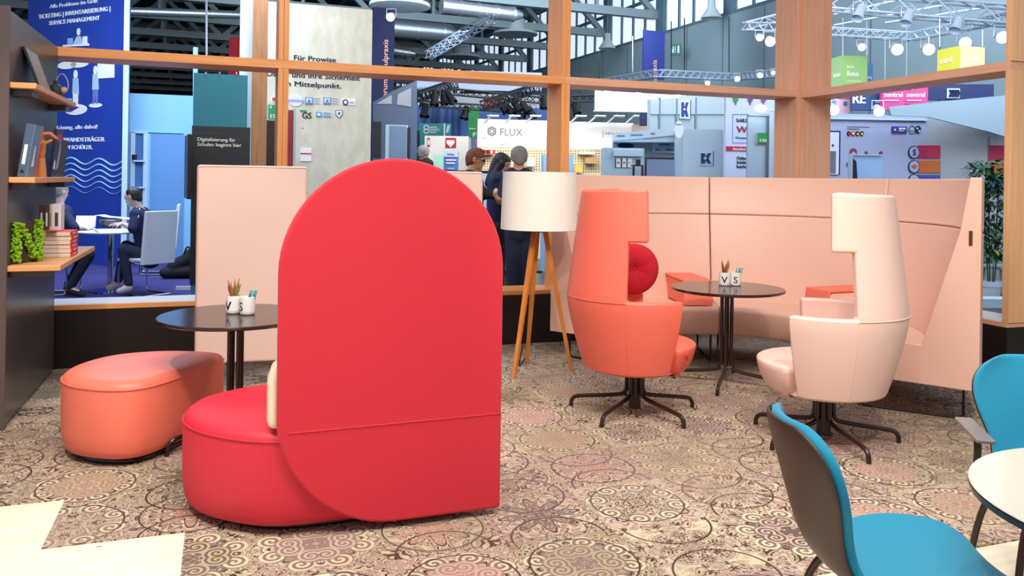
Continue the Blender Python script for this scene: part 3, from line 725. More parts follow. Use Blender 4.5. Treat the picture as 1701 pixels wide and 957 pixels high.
# ================================================================== floor lamp
LX, LY = .218, 6.56
t = thing('floor_lamp', 'floor lamp with white drum shade on three tapered beech legs', 'lamp', (LX, LY, 0))
MB().lathe([(.303, 1.115), (.290, 1.565), (.287, 1.565), (.300, 1.115)], 64).build('lamp_shade', SHADE, t, ang=60)
MB().lathe([(.05, 1.09), (.05, 1.14)], 24).build('hub', BEECH, t)
MB().lathe([(.02, 1.14), (.02, 1.22)], 12).build('socket', WHT, t)
MB().ball((0, 0, 1.29), .05).build('bulb', WHT, t)
for fx, fy in ((-.185, -.27), (-.075, .26), (.272, -.03)):
    top = Vector((fx * .16, fy * .16, 1.13)); bot = Vector((fx, fy, 0.0)); mb = MB(); d = bot - top
    sd = Vector((-fy, fx, 0)).normalized(); fw = Vector((fx, fy, 0)).normalized(); w0, w1 = .021, .013
    vs = []
    for c, w in ((top, w0), (bot, w1)): vs += [tuple(c + sd * w * i + fw * w * j) for i, j in ((-1, -1), (1, -1), (1, 1), (-1, 1))]
    mb.add(vs, [(0, 1, 2, 3), (7, 6, 5, 4), (0, 4, 5, 1), (1, 5, 6, 2), (2, 6, 7, 3), (3, 7, 4, 0)]).build('leg', BEECH, t, .003, 2)
pc = G(858, 618) - Vector((LX, LY, 0))
tag(MB().tube(smoothpath([G(872, 596) + Vector((0, .02, .006)), G(866, 606) + Vector((0, 0, .006)), G(861, 612) + Vector((0, 0, .006)), G(866, 590) + Vector((0, .1, .006)), G(869, 580) + Vector((0, 0.1, .006))]), .004, 6).build('lamp_cord', BLK), 'thin black lamp cord lying on the carpet beside the tripod lamp', 'cord')

# ================================================================== swivel chairs
def swivel(label, x, y, face, m, base_rot, group='high swivel armchairs'):
    t = thing('swivel_armchair', label, 'armchair', (x, y, 0), face, group)      # local +x = front
    THK = .062
    def ro(z):
        if z < .76: k = (z - .30) / .46; return .335 + (.452 - .335) * (1 - (1 - k) ** 1.35)
        return .452 - (z - .76) / .70 * .088
    angs = sorted(set([62, 90, 118, 242, 270, 298] + list(range(62, 299, 7))))
    a_ok = lambda a, z: (67 <= a <= 293) if z < .775 else ((114 <= a <= 246) if z < 1.13 else (96 <= a <= 264))
    angs = [62 + (118 - 62) * i / 8 for i in range(9)]; angs = [67, 74, 81, 88, 96, 102, 108, 114] + [114 + 132 * i / 18 for i in range(1, 18)] + [246, 252, 258, 264, 272, 279, 286, 293]
    zs = [.30, .34, .40, .48, .56, .64, .70, .74, .775, .82, .92, 1.02, 1.08, 1.13, 1.18, 1.26, 1.36, 1.455]
    vid = {}; vs = []; fs = []
    def V(i, j, s):
        k = (i, j, s)
        if k not in vid:
            a = R(angs[i]); z = zs[j]; r = ro(z) - (THK if s else 0)
            zz = z
            if j == len(zs) - 1: zz = z + .012 * math.cos(a)
            # wing leading edge slants
            vid[k] = len(vs); vs.append((r * math.cos(a), r * math.sin(a), zz))
        return vid[k]
    ok = lambda i, j: 0 <= i < len(angs) - 1 and 0 <= j < len(zs) - 1 and a_ok((angs[i] + angs[i + 1]) / 2, (zs[j] + zs[j + 1]) / 2)
    for i in range(len(angs) - 1):
        for j in range(len(zs) - 1):
            if not ok(i, j): continue
            fs.append((V(i, j, 0), V(i + 1, j, 0), V(i + 1, j + 1, 0), V(i, j + 1, 0)))
            fs.append((V(i, j, 1), V(i, j + 1, 1), V(i + 1, j + 1, 1), V(i + 1, j, 1)))
            for (di, dj, p, q) in ((-1, 0, (i, j), (i, j + 1)), (1, 0, (i + 1, j), (i + 1, j + 1)), (0, -1, (i, j), (i + 1, j)), (0, 1, (i, j + 1), (i + 1, j + 1))):
                if not ok(i + di, j + dj): fs.append((V(*p, 0), V(*q, 0), V(*q, 1), V(*p, 1)))
    sh = MB().add(vs, fs).build('shell', m, t, .016, 3, ang=60)
    def pipe(pts, nm='piping', r=.003): MB().tube(pts, r, 6).build(nm, m, sh)
    pipe([((ro(.765) + .001) * math.cos(R(a)), (ro(.765) + .001) * math.sin(R(a)), .765) for a in range(115, 246, 5)])
    for a in (114, 246): pipe([((ro(z) + .001) * math.cos(R(a)), (ro(z) + .001) * math.sin(R(a)), z) for z in (.33, .45, .6, .765)])
    # seat
    fp = []
    for k in range(64):
        a = 2 * PI * k / 64; d = abs((math.degrees(a) + 180) % 360 - 180)
        w = min(1, max(0, (d - 61) / 8)); w = w * w * (3 - 2 * w); fp.append(((.385 * (1 - w) + .285 * w) * math.cos(a), (.385 * (1 - w) + .285 * w) * math.sin(a)))
    mb = MB(); rings(mb, fp, [(.10, .284), (.07, .298), (.042, .33), (.018, .38), (.004, .43), (.0, .458), (.004, .466), (.014, .472), (.03, .475)]); se = mb.build('seat', m, t, ang=70)
    MB().lathe([(.0001, .284), (.27, .285), (.30, .30), (.27, .33)], 48).build('underside', m, t)
    MB().box(.222, -.325, .40, .24, -.322, .43).build('label_tag', CRIM, se)
    MB().lathe([(.040, .03), (.040, .284)], 24).build('column', BRN, t)
    MB().lathe([(.13, .262), (.13, .2835)], 24).build('plate', BLK, t)
    for k in range(5):
        a = base_rot - face + 2 * PI * k / 5; c, s = math.cos(a), math.sin(a)
        q = [(c * .055, s * .055, .25), (c * .055, s * .055, .16), (c * .062, s * .062, .125), (c * .10, s * .10, .105), (c * .36, s * .36, .075), (c * .405, s * .405, .065), (c * .425, s * .425, .035), (c * .425, s * .425, 0)]
        MB().tube(smoothpath(q, 2), .0135, 10).build('leg', BRN, t)
    return t
swivel('coral high backed swivel armchair with notched sides, facing the table', .82, 5.41, R(8), CORAL, R(90))
swivel('pale blush high backed swivel armchair with notched sides, facing left', 1.855, 4.89, R(157), PINK2, R(66))
# round cushion
cu = thing('round_cushion', 'round crimson button cushion in the coral armchair', 'cushion', (.845, 5.715, .90), R(8))
prof = []
mb = MB(); n = 40; vs = []; fs = []
rs_ = [0, .02, .05, .09, .13, .16, .175]
for s in (1, -1):
    for r_ in rs_:
        dep = .052 * math.sqrt(max(0, 1 - (r_ / .178) ** 3)) - .038 * math.exp(-(r_ / .035) ** 2)
        for k in range(n):
            a = 2 * PI * k / n; dd = dep * (1 + .05 * math.cos(8 * a) * (r_ > .02)); vs.append((r_ * math.cos(a), -s * dd, r_ * math.sin(a)))
m_ = len(rs_)
for s in range(2):
    for j in range(m_ - 1):
        for k in range(n): b = s * m_ * n; fs.append((b + j * n + k, b + j * n + (k + 1) % n, b + (j + 1) * n + (k + 1) % n, b + (j + 1) * n + k))
for k in range(n): fs.append(((m_ - 1) * n + k, (m_ - 1) * n + (k + 1) % n, (2 * m_ - 1) * n + (k + 1) % n, (2 * m_ - 1) * n + k))
mb.add(vs, fs).build('cover', CRIM, cu, ang=80)
MB().ball((0, -.018, 0), (.014, .008, .014)).build('button', CRIM, cu)

# ================================================================== curved sofa
sf = thing('curved_sofa', 'high backed pale pink semicircular sofa behind the bistro table', 'sofa', (1.635, 6.09, 0))
def arc(name, prof, a0, a1, m, parent, n=24, bevel=.014, seg=2):
    k = len(prof); vs = []; fs = []
    for i in range(n + 1):
        a = R(a0 + (a1 - a0) * i / n)
        for r_, z in prof: vs.append((r_ * math.cos(a), r_ * math.sin(a), z))
    for i in range(n):
        for j in range(k): fs.append((i * k + j, i * k + (j + 1) % k, (i + 1) * k + (j + 1) % k, (i + 1) * k + j))
    fs += [tuple(range(k)), tuple(n * k + j for j in range(k - 1, -1, -1))]
    return MB().add(vs, fs).build(name, m, parent, bevel, seg)
g = .12
for i, (a0, a1) in enumerate([(-36.5, 23.5), (23.5, 83.5), (83.5, 143.5)]):
    arc('lower_back', [(1.59, .235), (1.59, 1.205), (1.475, 1.215), (1.27, .49), (1.27, .235)], a0 + g, a1 - g, PINK, sf)
    arc('upper_back', [(1.59, 1.208), (1.59, 1.55), (1.525, 1.555), (1.488, 1.25), (1.47, 1.222), (1.50, 1.212)], a0 + g, a1 - g, PINK, sf)
    arc('seat_cushion', [(1.30, .245), (1.30, .475), (.76, .48), (.73, .45), (.735, .30), (.77, .245)], a0 + g, a1 - g, PINK, sf)
for a0, a1 in ((-37.6, -36.45), (143.45, 144.6)):
    arc('end_panel', [(1.592, .23), (1.592, 1.555), (1.527, 1.558), (1.474, 1.22), (1.268, .495), (1.262, .483), (.735, .483), (.728, .45), (.735, .30), (.77, .23)], a0, a1, PINK, sf, 2, .02, 3)
# slot on the near end
a = R(-37.7)
Me = Matrix.Rotation(a, 4, 'Z')
MB().box(1.525, -.004, 1.135, 1.545, .0, 1.225, Me).build('slot', mat('brown_slot', '4a2a20', .5), sf, .008, 3)
for a_ in (-30, 20, 27, 80, 87, 139):
    M = Matrix.Rotation(R(a_), 4, 'Z')
    q = [(.86, 0, .26), (.86, 0, .03), (.89, 0, .009), (1.46, 0, .009), (1.49, 0, .03), (1.49, 0, .26)]
    MB().tube(q, .009, 8, M).build('sled_leg', BLK, sf)
# arm blocks on the seats (coral band, pink sides)
for a_, lab in ((96, 'left'), (23.5, 'right')):
    M = Matrix.Rotation(R(a_), 4, 'Z')
    b_ = MB().prism([(1.30, .4825), (1.34, .675), (.83, .675), (.80, .50), (.83, .4825)], 'y', -.112, .112, M).build('arm_block', PINK2 if lab == 'right' else CORAL, sf, .012, 2)
    MB().prism([(1.344, .677), (1.347, .695), (.80, .695), (.765, .485), (.785, .4855), (.815, .677)], 'y', -.125, .125, M).build('coral_band', CORALF, b_, .008, 2)

# ================================================================== teal shell chairs and white table
def shell_chair(label, x, y, face, arms=False):
    t = thing('shell_chair', label, 'chair', (x, y, 0), face, 'teal upholstered shell chairs')   # local +x front, y side
    # sheet : s along profile (front of seat -> top of back), w across
    prof = [(.265, .425), (.225, .45), (.11, .455), (0, .45), (-.12, .447), (-.205, .47), (-.25, .53), (-.272, .60), (-.29, .68), (-.312, .76), (-.335, .83), (-.345, .87)]
    half = [.13, .205, .235, .24, .225, .185, .165, .18, .215, .23, .20, .11]
    m = len(prof); k = 12
    def grid(off):
        g = []
        for i, (px_, pz) in enumerate(prof):
            a = prof[max(i - 1, 0)]; b = prof[min(i + 1, m - 1)]; tx, tz = b[0] - a[0], b[1] - a[1]; l = math.hypot(tx, tz); nx, nz = tz / l, -tx / l
            row = []
            for j in range(k + 1):
                u = -1 + 2 * j / k; w = half[i] * math.sin(u * PI / 2) ** 1 if False else half[i] * u
                cup = (.035 if i < 5 else .055) * abs(u) ** 2.2 * (.5 if i in (0, m - 1) else 1)
                row.append((px_ + nx * (off + (-cup if i < 4 else -cup) * -1 * (1 if i >= 4 else 0)), w, pz + nz * off + (cup if i < 4 else 0)))
            g.append(row)
        return g
    def sheet(o0, o1, nm, mm, bevel):
        A, B = grid(o0), grid(o1); vs = [p for r_ in A for p in r_] + [p for r_ in B for p in r_]; N = m * (k + 1); fs = []
        for i in range(m - 1):
            for j in range(k):
                q = (i * (k + 1) + j, i * (k + 1) + j + 1, (i + 1) * (k + 1) + j + 1, (i + 1) * (k + 1) + j); fs += [q, tuple(N + x for x in q[::-1])]
        for i in range(m - 1):
            for j in (0, k): a = i * (k + 1) + j; b = a + k + 1; fs.append((a, b, b + N, a + N))
        for j in range(k):
            for i in (0, m - 1): a = i * (k + 1) + j; fs.append((a, a + 1, a + 1 + N, a + N))
        return MB().add(vs, fs).build(nm, mm, t, 0, 1, sub=2, ang=180)
    sheet(-.012, .0, 'shell', SHELL, 0); sheet(.001, .03, 'upholstery', TEAL, 0)
    for sx, sy in ((.17, .16), (.17, -.16), (-.15, .17), (-.15, -.17)):
        MB().tube(smoothpath([(sx * .5, sy * .7, .43), (sx * .9, sy, .425), (sx * 1.25, sy * 1.25, .30), (sx * 1.5, sy * 1.45, 0)], 2), .012, 10).build('leg', BRN, t)
    if arms:
        for s in (-1, 1):
            MB().tube(smoothpath([(.02, s * .17, .42), (.03, s * .27, .43), (.05, s * .285, .52), (.07, s * .285, .64), (.03, s * .285, .655)], 2), .012, 10).build('arm_tube', BRN, t)
            MB().box(-.12, s * .285 - .03, .657, .16, s * .285 + .03, .672).build('armrest', mat('taupe_armrest', '7d7370', .35), t, .007, 2)
    return t
shell_chair('teal upholstered shell chair with brown back, nearest the camera', 1.075, 2.28, R(0))
shell_chair('teal upholstered shell chair with armrests behind the white table', 1.88, 2.80, R(-104.5), True)
wt = thing('cafe_table', 'round white topped cafe table with dark brown edge at the right', 'table', (1.64, 2.017, 0))
MB().lathe([(.452, .722), (.458, .7265), (.456, .729)], 72).build('tabletop', mat('white_tabletop', 'd9cfc4', .16, spec=.7), wt)
MB().lathe([(.43, .700), (.455, .706), (.4585, .7225), (.40, .7215), (.40, .701)], 72).build('edge', BRN, wt)
MB().lathe([(.035, .02), (.035, .700)], 20).build('column', BRN, wt)
MB().lathe([(.24, 0), (.24, .012), (.05, .022)], 40).build('base', BRN, wt)
# ================================================================== exhibition hall : cladding wall, windows, roof
HD = Vector((.366, -.93, 0)).normalized(); HN = Vector((-HD.y, HD.x, 0))     # HD: along the wall towards the camera
HO = Vector((2.75, 38.0, 0)); HA = math.atan2(HD.y, HD.x)
def hloc(o): o.location = HO; o.rotation_euler.z = HA; return o
w = hloc(MB().box(-62, 0, 0, 40, .4, 7.0).build('wall_hall', HWALL)); w['kind'] = 'structure'
w = hloc(MB().box(-62, 0, 10.0, 40, .4, 12).build('wall_hall_upper', HWALL)); w['kind'] = 'structure'
seams = MB()
for k in range(-16, 10): seams.box(k * 4.25 / 2 + .7, -.012, 0, k * 4.25 / 2 + .74, -.001, 7.0)
tag(hloc(seams.build('wall_seams', DSTEEL)), kind='structure')
for k in range(-10, 7):
    s0 = 2.83 + 4.25 * (k - 1); fr = MB()
    fr.box(s0, 0, 7.0, s0 + .55, .3, 10)
    for q in range(5): x = s0 + .55 + (4.25 - .55) * q / 4; fr.box(x - .05, .06, 7.0, x + .05, .2, 10)
    for z in (7.0, 8.45, 9.9): fr.box(s0, .08, z, s0 + 4.25, .2, z + .14)
    f = hloc(fr.build('window_%d' % (k + 11), DSTEEL)); f['kind'] = 'structure'
    MB().box(s0 + .5, .13, 7.05, s0 + 4.25, .16, 9.95).build('pane', DAY, f)
CEIL = mat('dark_hall_ceiling', '3c4f5a', .8, var=.3, bscale=.6)
c = hloc(MB().box(-62, -60, 10.5, 13, 1, 10.7).build('ceiling', CEIL)); c['kind'] = 'structure'
for i in range(14):
    r_ = hloc(MB().box(-62, -2.2 - i * 3.6, 10.2, 13, -2.0 - i * 3.6, 10.5).build('ceiling_purlin', DSTEEL)); r_['kind'] = 'structure'
fw = MB().box(-62.5, -62, 0, -62, 1, 12); tag(hloc(fw.build('wall_far', mat('dark_far_wall', '2c3a48', .8))), kind='structure')
lw = MB().box(-62, -62, 0, 20, -61.6, 12); tag(hloc(lw.build('wall_left', mat('dark_far_wall', '2c3a48', .8))), kind='structure')
def bar(mb, a, b, w):
    a = Vector(a); b = Vector(b); d = (b - a); M = Matrix.Translation(a) @ d.to_track_quat('Z', 'Y').to_matrix().to_4x4(); mb.box(-w / 2, -w / 2, 0, w / 2, w / 2, d.length, M)
proto = None
for k in range(-8, 3):
    s0 = 2.83 + 4.25 * k
    if proto is None:
        mb = MB(); bar(mb, (0, 0, 7.8), (0, -60, 7.8), .30); bar(mb, (0, 0, 10.2), (0, -60, 10.2), .30)
        for i in range(12):
            y = -i * 5.0; bar(mb, (0, y, 7.8), (0, y - 2.5, 10.2), .20); bar(mb, (0, y - 2.5, 10.2), (0, y - 5, 7.8), .20); bar(mb, (0, y - 2.5, 7.8), (0, y - 2.5, 10.2), .12)
        proto = mb.build('roof_truss', STEEL, smooth=False); proto['kind'] = 'structure'; t = proto
    else: t = proto.copy(); COL.objects.link(t)
    t.location = HO + HD * s0; t.rotation_euler.z = HA
for A, B, rr_, lab in ((P(560, 38, 30), P(737, 54, 31), .34, 'silver ventilation duct below the hall roof beside the navy column banner'), (P(735, 10, 27), P(852, 24, 28), .24, 'short silver ventilation duct at the top centre of the roof'), (P(190, 18, 28), P(402, 25, 30), .15, 'long thin silver duct under the roof at the upper left'), (P(640, 82, 34), P(680, 88, 34), .18, 'small silver duct end lowest beside the navy column banner')):
    mb = MB(); dd = (B - A).normalized(); mb.tube([A, B, B + dd * rr_ * 1.4], [rr_, rr_, rr_ * .45], 20)
    for q in range(5): m_ = A.lerp(B, q / 4); mb.tube([m_ - dd * .04, m_ + dd * .04], rr_ + .02, 20)
    tag(mb.build('ventilation_duct', ALU), lab, 'duct', 'silver ventilation ducts')
# pendant hall lamps (conical)
pl_first = None
for lab, px, py, Y in (('conical hall lamp hanging by the hall windows left of the navy banner', 1009, 66, 33), ('conical hall lamp hanging by the hall windows at the upper right', 1182, 12, 27), ('wide flat hall lamp hanging above the navy banner column', 664, 5, 25), ('wide hall lamp hanging in the roof trusses above the beam', 856, 53, 34), ('small wide hall lamp low among the roof trusses', 767, 92, 40)):
    p = P(px, py, Y)
    t = thing('hall_lamp', lab, 'lamp', p)
    flat = 'wide' in lab
    MB().lathe([(.12, .25), (.13, 0), (.9 if flat else .35, -.22 if flat else -.35), (.88 if flat else .33, -.26 if flat else -.37), (.1, -.1)] if not flat else [(.4, .5), (.42, .05), (.9, -.02), (.92, -.12), (.3, -.10)], 24).build('reflector', GREY, t)
    MB().tube([(0, 0, .2), (0, 0, 10.3 - p.z)], .025, 6).build('rod', DSTEEL, t)

# ================================================================== lattice trusses and spotlights
def truss(label, pts, size, m, group=None, ang0=0, nseg=None, kind='truss', r=.018):
    mb = MB(); h = size / 2
    for a, b in zip(pts[:-1], pts[1:]):
        a, b = Vector(a), Vector(b); d = (b - a).normalized(); sd = d.cross(Vector((0, 0, 1))).normalized(); up = sd.cross(d)
        cs = [sd * h + up * h, -sd * h + up * h, -sd * h - up * h, sd * h - up * h]; L = (b - a).length; n = max(2, int(L / size / 1.1))
        for c in cs: mb.tube([a + c, b + c], r, 6)
        for i in range(n):
            p0, p1 = a + d * (L * i / n), a + d * (L * (i + 1) / n)
            for q in range(4):
                c0_, c1_ = cs[q], cs[(q + 1) % 4]
                if i % 2: c0_, c1_ = c1_, c0_
                mb.tube([p0 + c0_, p1 + c1_], r * .6, 5)
    t = mb.build('lattice_truss', m); return tag(t, label, kind, group)
TSIL = mat('silver_truss', 'c4d2e6', .35, metal=.2); TBLK = mat('black_truss', '14161c', .4)
truss('black lattice truss running across above the FLUX booth', [P(748, 152, 18), P(913, 168, 18)], .13, TBLK, None, r=.016)
truss('lower black lattice truss in front of a white band', [P(697, 172, 17), P(832, 181, 17)], .11, TBLK, None, r=.014)
truss('black lattice truss slanting up at the left end of the truss rig', [P(690, 163, 15), P(756, 139, 19)], .16, TBLK, None, r=.018)
truss('black lattice truss slanting up above the cluster of dark spotlights', [P(805, 176, 15), P(893, 145, 19)], .16, TBLK, None, r=.018)
truss('short black lattice truss just right of the middle post', [P(950, 164, 18), P(988, 163, 18)], .13, TBLK, None, r=.016)
truss('silver lattice truss square hanging over the middle of the hall', [P(1000, 137, 24), P(1092, 122, 21), P(1215, 128, 24), P(1295, 122, 20)], .17, TSIL, None, r=.02)
truss('silver lattice truss corner at the top beside the wide post', [P(1300, 28, 16), P(1238, 44, 16), P(1300, 45, 15)], .14, TSIL, None, r=.015)
truss('large silver lattice truss crossing the upper right opening', [P(1370, 0, 14), P(1690, 28, 14)], .30, TSIL, None, r=.022)
truss('silver lattice truss behind the green and yellow cubes, left half', [P(1370, 52, 17), P(1514, 61, 17)], .15, TSIL, None, r=.016)
truss('silver lattice truss behind the yellow cube, right half', [P(1514, 61, 17), P(1690, 26, 14)], .15, TSIL, None, r=.016)
truss('long silver cable ladder climbing under the hall roof', [P(712, 92, 26), P(815, 31, 22)], .22, TSIL, None, r=.02)
for i, (a, b) in enumerate([((1385, 24), (1500, -2)), ((1385, 42), (1570, 8)), ((1470, 38), (1640, 12))]):
    tag(MB().tube([P(*a, 16.5), P(*b, 16.5)], .02, 6).build('ceiling_pipe', TSIL), 'thin silver pipe under the upper right truss, ' + ('uppermost', 'middle', 'lowest')[i], 'pipe', 'thin pipes at upper right')
def spot(label, p, m, aim=(0, -.6, -1), s=1.0, glow=False, group=None):
    t = thing('spotlight', label, 'spotlight', p, 0, group)
    q = Vector(aim).to_track_quat('Z', 'Y').to_matrix().to_4x4(); M = q @ Matrix.Scale(s, 4)
    MB().lathe([(.04, -.12), (.06, -.10), (.065, .04), (.085, .12), (.08, .12), (.06, .05)], 16, M=M).build('housing', m, t)
    MB().lathe([(.0001, .07), (.062, .07), (.062, .075), (.0001, .08)], 16, M=M).build('lens', GLOW if glow else SKY, t)
    MB().tube([(-.09 * s, 0, 0), (-.09 * s, 0, .14 * s), (.09 * s, 0, .14 * s), (.09 * s, 0, 0)], .008 * s, 5).build('yoke', m, t)
    return t
GR = 'dark spotlights on the black truss'
for i, (px, py, Y, a) in enumerate([(706, 183, 16, (0, -.5, -1)), (722, 164, 16, (0, -.5, -1)), (737, 163, 17, (.3, -.5, -1)), (748, 162, 17, (.6, -.4, -1)), (773, 187, 17, (-.2, -.5, -1)), (835, 178, 17, (.8, -.4, -1)), (846, 182, 17, (.8, -.4, -1)), (858, 176, 17, (.7, -.4, -1)), (861, 190, 17, (.9, -.4, -.8)), (872, 178, 17, (.6, -.4, -1)), (882, 187, 17, (.5, -.4, -1)), (905, 170, 17, (0, -.4, -1)), (956, 180, 18, (.3, -.4, -1))]):
    pos = ['far left end', 'second from the left end', 'third from the left end', 'fourth from the left end', 'middle, hanging low', 'left edge of the cluster', 'left half of the cluster', 'upper middle of the cluster', 'lowest in the cluster', 'right half of the cluster', 'right edge of the cluster', 'just left of the middle post', 'just right of the middle post'][i]
    spot('black spotlight on the black truss rig, ' + pos, P(px, py, Y), TBLK, a, 1.15, False, GR)
for lab, px, py, Y, s in (('bright spotlight on an arm at the edge of the navy column banner', 650, 27, 12, .75), ('bright lamp below the beam, leftmost of the three over the white hanging banner', 1008, 153, 9.8, .55), ('bright lamp below the beam, middle one over the white hanging banner', 1060, 154, 9.8, .5), ('bright lamp below the beam, rightmost of the three over the white hanging banner', 1125, 156, 9.8, .5),
                          ('small bright spotlight under the truss corner beside the wide post', 1261, 61, 15, .8), ('large bright spotlight under the truss corner beside the wide post', 1278, 67, 15, 1.1), ('small bright spotlight on the silver truss square, leftmost', 1175, 137, 20, .7), ('small bright spotlight on the silver truss square, left of centre', 1224, 130, 20, .8), ('small bright spotlight on the silver truss square, second from right', 1262, 124, 20, .8), ('small bright spotlight on the silver truss square, rightmost', 1284, 120, 20, .6),
                          ('bright spotlight left of the others in the upper right opening', 1430, 77, 14.5, .8), ('bright spotlight above the pink zentral cube', 1488, 80, 14.5, 1.2), ('bright spotlight left of the yellow card cube', 1540, 80, 14.5, 1.2), ('bright spotlight shining right above the yellow card cube', 1600, 69, 14, 1.2), ('bright spotlight at the right edge beside the end post', 1662, 60, 13.5, 1.2),
                          ('bright booth lamp beside the far left of the RE sign', 1383, 180, 11.6, .9), ('bright booth lamp under the RE sign', 1458, 182, 11.6, .9)):
    spot(lab, P(px, py, Y), TSIL, (-px / 1701 * .5 + .2, -1, -.35), s, True)
for i, (px, py, Y) in enumerate([(1428, 20, 13.6), (1508, 28, 13.6), (1590, 40, 13.6)]):
    spot('unlit silver spotlight under the large truss, ' + ('left', 'middle', 'right')[i] + ' of three', P(px, py, Y), TSIL, (-.5, -.4, -1), 1.2, False, 'unlit silver spotlights')
wires = [(1400, 30, 92, 15), (1440, 35, 92, 15), (1506, 40, 130, 15.5), (1543, 60, 76, 12.2), (1632, 50, 77, 12.2), (1470, 60, 150, 16), (1561, 30, 78, 12.2)]
for i, (px, y0, y1, Y) in enumerate(wires):
    tag(MB().tube([P(px, y0, Y), P(px, y1, Y)], .008, 5).build('hanging_wire', TSIL), 'thin steel wire hanging from the trusses at upper right', 'wire', 'steel wires at upper right')
for i, (px, y0, y1, Y) in enumerate([(1115, 35, 118, 24), (1137, 30, 120, 24), (1211, 28, 120, 22), (995, 84, 137, 26), (343, -5, 92, 14), (1051, 60, 120, 26)]):
    tag(MB().tube([P(px, y0, Y), P(px, y1, Y)], .018, 5).build('hanging_cable', TBLK if i < 4 else ALU), ('dark cable hanging beside the exit sign', 'dark cable hanging just right of the exit sign', 'dark cable hanging in front of the bare hall wall', 'dark cable hanging left of the navy banner', 'pale cable hanging in front of the roof trusses at left', 'pale cable hanging behind the navy banner')[i], 'cable')

# ================================================================== left booth (navy printed wall, light blue room)
plB = plane_at(210, 13.4, math.atan2(-.449, .894))
s = Sign('printed_booth_wall', 'royal blue booth wall printed with white headings, figures and wavy lines', 'booth wall', plB, 47, 207, 0, 0, BANNER, .12, z0=-.03, z1=4.6)
SL_ = -.155
def tx(t, x0, y0, h, w, bold=.0, m=HWHITE, sl=SL_):
    a, z = s.l(x0, y0); a2, z2 = s.l(x0 + w, y0 + sl * w); _, z3 = s.l(x0, y0 - h)
    return text(s.e, t, a, z, z3 - z, m, math.hypot(a2 - a, z2 - z) if False else (a2 - a), 'LEFT', bold, -.004, 0)
tx('Alle Probleme im Griff:', 83, 14, 6.5, 80, .01)
tx('TICKETING | INVENTARISIERUNG |', 64.5, 31.5, 7.2, 119, .03)
tx('SERVICE MANAGEMENT', 82, 42, 7, 84, .03)
tx('Lösung, alle dabei!', 95, 215, 6.6, 67, .01)
tx('SCHAUFWANDSTRÄGER', 75, 236, 7, 99, .03)
tx('ZUM SCHÜLER.', 100, 248, 6.8, 54, .03)
for k in range(6):
    pts = []
    for i in range(49):
        t_ = i / 48; px = 92 + 112 * t_; ph = (px - 92) / 47 * 2 * PI + 1.2; pts.append((px, 268 + k * 9.6 + 5.0 * math.sin(ph) + 4 * t_ - 2))
    s.line('wave_line', pts, LINE if k < 5 else CYAND, .014 - .001 * k)
# printed figures
def fig(px, py, sc, kind):
    if kind == 'desk':
        s.poly('printed_figure', [(px - 25 * sc, py), (px + 18 * sc, py - 3 * sc), (px + 18 * sc, py + 1 * sc), (px - 25 * sc, py + 3 * sc)], HWHITE)
        s.poly('printed_figure', [(px - 8 * sc, py - 1), (px - 2 * sc, py - 14 * sc), (px + 4 * sc, py - 15 * sc), (px + 8 * sc, py - 2)], SKYL); s.disc('printed_head', px + 1 * sc, py - 22 * sc, 2.6 * sc, HWHITE, 4 * sc)
        s.rect('printed_screen', px - 17 * sc, py - 11 * sc, px - 9 * sc, py - 2 * sc, CYAN); s.rect('printed_screen', px + 8 * sc, py - 14 * sc, px + 15 * sc, py - 3 * sc, HWHITE)
    else:
        s.poly('printed_figure', [(px - 4, py - 50), (px + 4, py - 50), (px + 5, py - 24), (px - 5, py - 24)], SKYL)
        s.poly('printed_legs', [(px - 4, py - 24), (px + 4, py - 24), (px + 3, py), (px + 1, py), (px, py - 20), (px - 2, py), (px - 4, py)], mat('lilac_print', '7a7cc8', .5) if kind == 'r' else HWHITE)
        s.disc('printed_head', px, py - 56, 3, HWHITE, 5); s.disc('printed_ground', px, py + 2, 11 if kind == 'r' else 19, HWHITE, 2.5 if kind == 'r' else 6, d=.006)
fig(130, 75, 1.0, 'desk')
s.disc('printed_bubble', 112, 108.5, 16, HWHITE, 4.2); s.disc('printed_bubble', 132, 107, 15, HWHITE, 3.6)
s.rect('printed_board', 163, 106, 190, 129, HWHITE)
fig(159, 173, 1, 'r'); fig(126, 180, 1, 'l')
s.rect('printed_screen', 108, 164, 119, 174, CYAN); s.poly('printed_seat', [(106, 180), (120, 174), (132, 178), (118, 186)], mat('indigo_print', '3a3a8c', .5), d=.016)
s2 = Sign('booth_edge', 'pale blue vertical edge strip of the blue printed booth wall', 'booth panel', plane_at(207, 13.3, A1), 206.5, 215.5, 0, 0, SKYL, .1, z0=-.03, z1=4.6)
plC = plane_at(215, 13.9, A1)
s = Sign('light_blue_booth_wall', 'light blue booth wall with open white shelves and a closed door', 'booth wall', plC, 208, 330, 157, 450, CYAN, .1, z0=-.03)
s.rect('shelf_recess', 222, 222, 241, 440, mat('deep_blue_recess', '3c6fae', .6), .004)
for y in (266, 310, 350, 390): s.rect('shelf_board', 222, y, 241, y + 3, SKYL, .10)
s.rect('shelf_side', 218, 219, 222, 445, SKYL, .05); s.rect('shelf_side', 239, 219, 243, 445, SKYL, .05); s.rect('shelf_top', 218, 218, 243, 222, SKYL, .05)
s.rect('door', 247, 222, 303, 446, CYAND, .03); s.rect('door_frame', 244, 219, 305, 222, CYAN, .04); s.rect('door_frame', 244, 222, 247, 446, CYAN, .04)
bk = thing('object_on_shelf', 'small dark cup standing on the white shelf of the light blue booth', 'cup', plC.o + plC.d * plC.hit(226, 262)[0] + Vector((0, -.06, plC.hit(226, 266)[1] + .0)))
MB().lathe([(.035, 0), (.04, .09)], 12).build('body', DARKP, bk)
